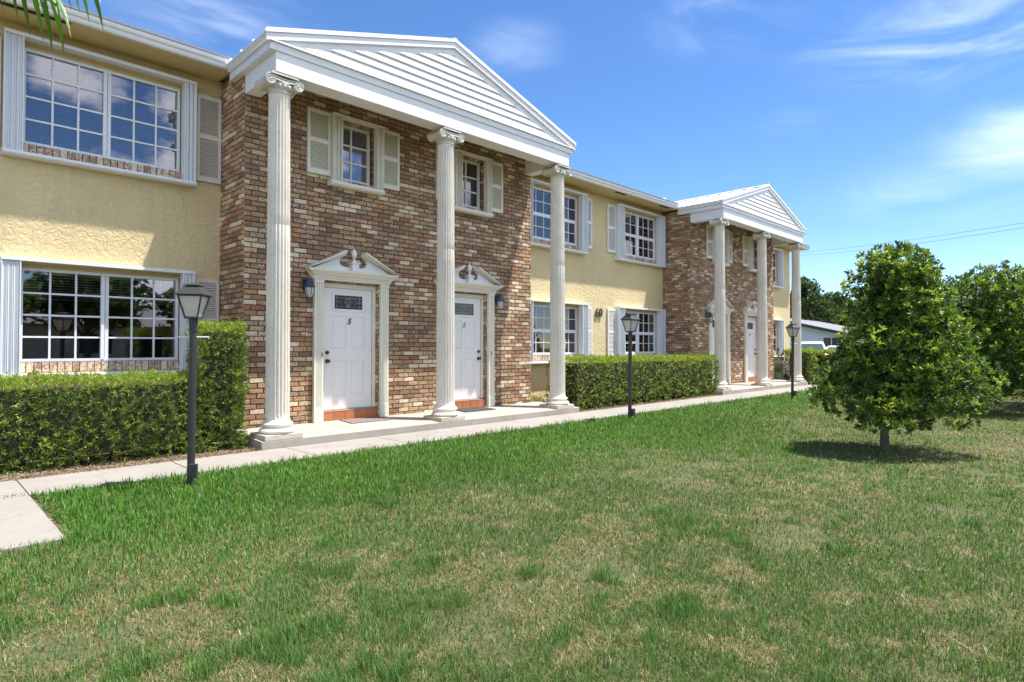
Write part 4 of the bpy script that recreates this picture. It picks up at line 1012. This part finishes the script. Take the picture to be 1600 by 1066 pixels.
MATD = painted('black_rubber_mat', (.035, .035, .04), .8, .3, .8, 200)
def mat_(x0, x1, y0, y1, label, m):
    mb = MB(); n = 14; sl = (.152-.10)/(FB+.02-7.70)
    def z(y): return .10+(y-7.70)*sl
    mb.hexa([(x0, y0, z(y0)+.002), (x1, y0, z(y0)+.002), (x0, y1, z(y1)+.002), (x1, y1, z(y1)+.002), (x0, y0, z(y0)+.014), (x1, y0, z(y0)+.014), (x0, y1, z(y1)+.014), (x1, y1, z(y1)+.014)])
    for i in range(n):
        a = y0+(y1-y0)*i/n; mb.box(x0-.0, x0+.012, a, a+.02, z(a)+.003, z(a)+.012)
    mb.build('doormat', m, None, bevel=.003, label=label, category='doormat')
mat_(4.86, 5.58, 8.32, 8.70, 'patterned reddish doormat in front of door 5', MATM)
mat_(7.15, 7.90, 8.32, 8.70, 'plain black doormat in front of door 6', MATD)

# ------------------------------------------------------------------ neighbouring white house, cars, wires
hs = thing('white_house', (46.91, 16.73, 0), label='single storey white house with low gable roof beyond the cars', category='house')
HW = painted('house_white', (.72, .75, .80), .7, .1); HR = painted('house_roof_grey', (.19, .19, .20), .8, .25); 
_F = Vector((.7071, .7071, 0)); _R = Vector((.7071, -.7071, 0)); ax = _R*.75-_F*.66; ay = _R*.66+_F*.75; ho = Vector((46.91, 16.73, 0))
def hp(a, b_, z): p = ho+ax*a+ay*b_; return (p.x, p.y, z)
def hbox(mb, a0, a1, b0, b1, z0, z1): mb.hexa([hp(a0, b0, z0), hp(a1, b0, z0), hp(a0, b1, z0), hp(a1, b1, z0), hp(a0, b0, z1), hp(a1, b0, z1), hp(a0, b1, z1), hp(a1, b1, z1)])
mb = MB(); mb.add([hp(-7, 0, 0), hp(3.2, 0, 0), hp(3.2, 0, 2.2), hp(-2.6, 0, 3.6), hp(-7, 0, 2.55), hp(-7, 9, 0), hp(3.2, 9, 0), hp(3.2, 9, 2.2), hp(-2.6, 9, 3.6), hp(-7, 9, 2.55)], [(0, 1, 2, 3, 4), (5, 9, 8, 7, 6), (1, 6, 7, 2), (0, 4, 9, 5)])
hbox(mb, -6.5, 3.1, 9.0, 16, 0, 2.15)
mb.build('wall', HW, hs)
mb = MB()
for p, q in (((-2.6, 3.66), (3.5, 2.17)), ((-7.6, 2.46), (-2.6, 3.66))):
    a0, z0 = p; a1, z1 = q
    mb.hexa([hp(a0, -.6, z0), hp(a1, -.6, z1), hp(a0, 16.5, z0), hp(a1, 16.5, z1), hp(a0, -.6, z0+.1), hp(a1, -.6, z1+.1), hp(a0, 16.5, z0+.1), hp(a1, 16.5, z1+.1)])
mb.build('roof', HR, hs)
mb = MB()
for p, q in (((-2.6, 3.60), (3.5, 2.11)), ((-7.6, 2.40), (-2.6, 3.60))):
    a0, z0 = p; a1, z1 = q
    mb.hexa([hp(a0, -.64, z0-.06), hp(a1, -.64, z1-.06), hp(a0, -.61, z0-.06), hp(a1, -.61, z1-.06), hp(a0, -.64, z0+.12), hp(a1, -.64, z1+.12), hp(a0, -.61, z0+.12), hp(a1, -.61, z1+.12)])
mb.build('fascia', DARKM, hs)
for a0 in (1.5, -5.5):
    mb = MB(); 
    for u0, u1, z0, z1 in ((a0, a0+.06, 1.15, 2.0), (a0+.56, a0+.62, 1.15, 2.0), (a0+1.14, a0+1.2, 1.15, 2.0), (a0, a0+1.2, 1.09, 1.15), (a0, a0+1.2, 2.0, 2.06)): hbox(mb, u0, u1, -.05, -.003, z0, z1)
    w = mb.build('window', WHITE, hs); mb = MB(); hbox(mb, a0+.06, a0+1.14, -.03, -.01, 1.15, 2.0); mb.build('pane', VOIDGLASS, w)

GLD, _nt, _b = newmat('car_glass'); _b.inputs['Base Color'].default_value = (.05, .10, .11, 1); _b.inputs['Roughness'].default_value = .05
CARP, _nt, _b = newmat('white_car_paint'); _b.inputs['Base Color'].default_value = (.75, .75, .75, 1); _b.inputs['Roughness'].default_value = .25; _b.inputs['Coat Weight'].default_value = .6
RUB = painted('tyre_rubber', (.02, .02, .02), .8, .2); RIM = painted('wheel_rim', (.45, .45, .46), .35, .1)
def car(loc, rot, label, suv):
    t = thing('parked_car', (0, 0, 0), label=label, category='car', group='white cars parked behind the far hedge')
    H_ = 1.62 if suv else 1.42; L = 2.25; hwd = .88
    if suv: prof = [(-L, .35), (-L, .95), (-L+.12, 1.05), (-L+.35, H_-.08), (-L+.6, H_), (.4, H_), (.75, H_-.06), (1.25, 1.05), (2.0, .95), (L, .80), (L, .35)]
    else: prof = [(-L, .35), (-L, .85), (-L+.1, .95), (-L+.75, 1.0), (-L+1.35, H_-.04), (-.3, H_), (.25, H_-.05), (1.0, .98), (2.0, .82), (L, .65), (L, .35)]
    mb = MB(); n = len(prof); V = []
    lev = [(-1, 0), (-.86, 1), (.86, 1), (1, 0)]
    for s_, _ in lev:
        for (x, z) in prof:
            k = 1 if z < 1.06 else 1-(z-1.0)*.32
            V.append((x, s_*hwd*k*(1 if abs(s_) < 1 else 1), z if abs(s_) < 1 else z-(.0 if z > .5 else 0)))
    F = [[j*n+i, j*n+(i+1) % n, (j+1)*n+(i+1) % n, (j+1)*n+i] for j in range(3) for i in range(n)]+[list(range(n)), [3*n+i for i in range(n)][::-1]]
    mb.add(V, F); mb.build('body', CARP, t, smooth=True, bevel=.03)
    zb, zt_ = 1.06, H_-.10
    xs_ = (-L+.42, -L+.62, .35, 1.05) if suv else (-L+.95, -L+1.4, .1, .85)
    for s_ in (-1, 1):
        mb = MB(); yy = lambda z: s_*(hwd*(1-(z-1.0)*.32)+.006)
        for a, b_, c_, d in ((xs_[0], xs_[1], -.42, -.42), (-.36, -.36, xs_[2], xs_[3])):
            q = [(a, zb), (d if d == -.42 else xs_[3]-.0, zb), (c_, zt_), (b_, zt_)]
            mb.add([(x, yy(z), z) for x, z in q]+[(x, yy(z)-s_*.02, z) for x, z in q], [(0, 1, 2, 3), (4, 7, 6, 5), (0, 4, 5, 1), (1, 5, 6, 2), (2, 6, 7, 3), (3, 7, 4, 0)])
        mb.build('side_window', GLD, t)
    fw = ((.78, H_-.11), (1.22, 1.09)) if suv else ((.30, H_-.09), (.96, 1.01))
    (xa, za), (xb, zb2) = fw
    for nm, (p, q) in (('windscreen', ((xa+.01, za), (xb+.01, zb2))), ('rear_window', ((-L+.33, H_-.13), (-L+.13, 1.1)) if suv else ((-L+1.28, H_-.09), (-L+.78, 1.04)))):
        sgn = 1 if nm == 'windscreen' else -1; mb = MB()
        wv = lambda z: hwd*(1-(z-1.0)*.32)-.10
        mb.hexa([(q[0], -wv(q[1]), q[1]), (q[0], wv(q[1]), q[1]), (q[0]+sgn*.02, -wv(q[1]), q[1]+.012), (q[0]+sgn*.02, wv(q[1]), q[1]+.012), (p[0], -wv(p[1]), p[1]), (p[0], wv(p[1]), p[1]), (p[0]+sgn*.02, -wv(p[1]), p[1]+.012), (p[0]+sgn*.02, wv(p[1]), p[1]+.012)])
        mb.build(nm, GLD, t)
    for x in (-1.4, 1.4):
        for s_ in (-1, 1):
            mb = MB(); mb.tube([(x, s_*.68, .33), (x, s_*.72, .33), (x, s_*.88, .33), (x, s_*.90, .33)], [.30, .33, .33, .30], 24); w = mb.build('wheel', RUB, t, smooth=True)
            mb = MB(); mb.tube([(x, s_*.885, .33), (x, s_*.91, .33)], [.21, .19], 20); mb.build('rim', RIM, w)
    for s_ in (-1, 1):
        mb = MB(); mb.box(L-.06, L+.012, *sorted((s_*.55, s_*.80)), .62, .74); mb.build('headlight', RIM, t, bevel=.01)
    t.location = loc; t.rotation_euler = (0, 0, rot); return t
car((34.2, 12.0, -.02), R(24), 'white parked van like car seen over the hedge beside the last column', True)
car((34.4, 10.1, -.02), R(190), 'white parked car with greenish windscreen, right of the other car', False)
def wire(p0, p1, sag, label):
    mb = MB(); a, b_ = Vector(p0), Vector(p1); mb.tube([a.lerp(b_, i/30)-Vector((0, 0, sag*4*(i/30)*(1-i/30))) for i in range(31)], .010, 6)
    mb.build('power_line', DARKM, None, label=label, category='power line', group='overhead power lines')
wire((70, 27.4, 11.9), (36, -6.0, 7.75), .5, 'upper of the two thin overhead power lines to the right of the portico')
wire((70, 27.4, 11.6), (36.3, -5.7, 7.62), .6, 'lower of the two thin overhead power lines to the right of the portico')

# ------------------------------------------------------------------ grass
def noise2(x, y, s, seed):      # cheap smooth value noise, vectorised
    xi = x*s+seed*13.7; yi = y*s+seed*7.3; x0 = np.floor(xi); y0 = np.floor(yi); fx = xi-x0; fy = yi-y0
    fx = fx*fx*(3-2*fx); fy = fy*fy*(3-2*fy)
    hsh = lambda a, b_: np.modf(np.abs(np.sin(a*127.1+b_*311.7+seed*17.3)*43758.5453))[0]
    return (hsh(x0, y0)*(1-fx)+hsh(x0+1, y0)*fx)*(1-fy)+(hsh(x0, y0+1)*(1-fx)+hsh(x0+1, y0+1)*fx)*fy
def fbm(x, y, s, seed, o=4): return sum(noise2(x, y, s*2**i, seed+i*3)/2**i for i in range(o))/sum(1/2**i for i in range(o))
NG = 1150000
r = np.exp(rng.uniform(math.log(1.3), math.log(46), NG)); th = R(45)+rng.uniform(R(-58), R(66), NG)
gx, gy = r*np.cos(th), r*np.sin(th)
def ragged(x, s=.03): return (fbm(x, x*0+3.3, 6, 5, 3)-.5)*s*2
keep = (gy < 6.83+ragged(gx, .09)) & ~((gx < .83+ragged(gy, .05)) & (gy > 5.12+ragged(gx, .08)))
keep &= ~((gx > 27.3) & (gx < 38.2)) & (gx < 44)
yb = lush(gx, gy)
wob = (fbm(gx, gy, .9, 4)-.5)*1.5
lu = 1/(1+np.exp(-(gy-yb+wob)/.42))               # lush band near the walk
patch = fbm(gx, gy, 1.1, 9, 5); patch2 = fbm(gx, gy, 3.5, 21, 4); big = fbm(gx, gy, .35, 31, 3)
# greenness in the dry part: patches, greener towards the right foreground
mid = fbm(gx, gy, 7.5, 91, 3)
gr = np.clip((patch-.50)*3.2+(patch2-.5)*4.5+(mid-.5)*4.8+.66+np.clip((gx-gy+.8)/2.2, -.62, .55)*.75, 0, 1)
tuft = np.clip((fbm(gx, gy, 3.6, 51, 3)-.66)*10, 0, 1)     # lusher tufts
green = np.maximum(lu, np.maximum(gr*.85, tuft))
bare = np.clip((fbm(gx, gy, 1.7, 71, 4)-.56)*7, 0, 1)*(1-lu)*(1-tuft)
far_y = np.clip((gx-9)/8, 0, 1)*(gy < 4.8)                  # yellowing lawn beyond the tree
keep &= rng.random(NG) > bare*.60
# shadow of the small tree keeps thinner litter
idx = np.where(keep)[0]; n = len(idx); gx, gy, r = gx[idx], gy[idx], r[idx]
lu, green, tuft, patch, far_y, big = lu[idx], green[idx], tuft[idx], patch[idx], far_y[idx], big[idx]
isg = rng.random(n) < green*.66+.33
H = np.where(isg, .036+.022*lu+.026*tuft, .029)*rng.uniform(.55, 1.35, n)
near_edge = np.clip(1-np.abs(gy-6.8)/.08, 0, 1); H *= 1+.35*near_edge
W = (.0027+.0009*lu)*np.maximum(1, (r/2.6))**.80*rng.uniform(.7, 1.3, n)
az = rng.uniform(0, 2*math.pi, n); lean = np.where(isg, rng.uniform(.15, .9, n), rng.uniform(.6, 2.2, n)); bend = rng.uniform(.1, .9, n)
dx_, dy_ = np.cos(az), np.sin(az); px, py = -dy_, dx_
z0 = np.full(n, -.032)
h1 = H*.55; h2 = H
def pt(hh, ln, w, s): return np.stack([gx+dx_*ln+px*w*s, gy+dy_*ln+py*w*s, z0+hh], 1)
tip_h = H/np.sqrt(1+lean**2*.6); V = np.stack([pt(0*H, 0*H, W/2, 1), pt(0*H, 0*H, W/2, -1), pt(tip_h*.6, H*lean*.35, W*.42, 1), pt(tip_h*.6, H*lean*.35, W*.42, -1), pt(tip_h, H*lean*(.75+bend*.2), 0, 0)], 1).reshape(-1, 3)
b0 = np.arange(n)[:, None]*5
quads = b0+[0, 1, 3, 2]; tris = b0+[2, 3, 4]
G1 = np.array([.085, .215, .028]); G2 = np.array([.16, .31, .05]); G3 = np.array([.035, .11, .018]); GB = np.array([.095, .17, .06])
Y1 = np.array([.31, .26, .11]); Y2 = np.array([.17, .12, .07]); Y3 = np.array([.46, .41, .24]); Y4 = np.array([.17, .19, .055])
u = rng.random((n, 1)); v_ = rng.random((n, 1))
gc = np.where(u < .5, G1+(G2-G1)*v_, np.where(u < .75, G3+(G1-G3)*v_, G1))
lum = (.72+.5*big)[:, None]
gc = gc*lum; bl = ((1-lu)[:, None])*.65; gc = gc*(1-bl)+(GB+(G2-GB)*v_*.4)*bl
ol = (far_y[:, None])*.5; gc = gc*(1-ol)+np.array([.22, .26, .06])*ol
yc_ = np.where(u < .4, Y1, np.where(u < .7, Y2+(Y1-Y2)*v_, np.where(u < .88, Y3, Y4)))
yc_ = yc_*(1-.25*far_y[:, None]*np.array([0, .2, 1]))
col = np.where(isg[:, None], gc, yc_)*rng.uniform(.5, 1.15, (n, 1))
cols_ = np.repeat(col, 5, 0).reshape(n, 5, 3); cols_[:, 4] *= 1.1
mesh_from_arrays('grass', V, tris, quads, cols_.reshape(-1, 3), GRASSM, None, kind='stuff', label='lawn grass, lush green by the walk and dry straw coloured in the foreground', category='grass')

# dry leaf litter on the bed and round the small tree
n = 5200
lx = rng.uniform(-2.5, 3.25, n); ly = 7.66+np.abs(rng.normal(size=n))*.18
k2 = 900; a = rng.uniform(0, 6.28, k2); rr = np.sqrt(rng.random(k2))*.85
lx = np.concatenate([lx, 8.75+rr*np.cos(a)*1.0]); ly = np.concatenate([ly, 2.25+rr*np.sin(a)])
k3 = 130; lx = np.concatenate([lx, rng.uniform(.45, .8, 40), rng.uniform(.79, .90, 90)]); ly = np.concatenate([ly, rng.uniform(6.77, 6.82, 40), rng.uniform(5.2, 6.7, 90)])
k4 = 1800; lx = np.concatenate([lx, rng.uniform(9.6, 15.9, k4)]); ly = np.concatenate([ly, 7.70+np.abs(rng.normal(size=k4))*.1])
P = np.stack([lx, ly, np.where(ly > 7.0, .004, .012)+rng.random(len(lx))*.012], 1)
V, T, C_ = leaves(P, rng.normal(size=(len(P), 3))*[1, 1, .15], 1, .026, .010, (0, .3), [(.18, .11, .065), (.30, .22, .13), (.09, .055, .035), (.38, .32, .24), (.22, .13, .08)])
mesh_from_arrays('leaf_litter', V, T, None, C_, GRASSM, None, kind='stuff', label='dry brown leaf litter along the hedge foot and under the lawn tree', category='leaf litter')
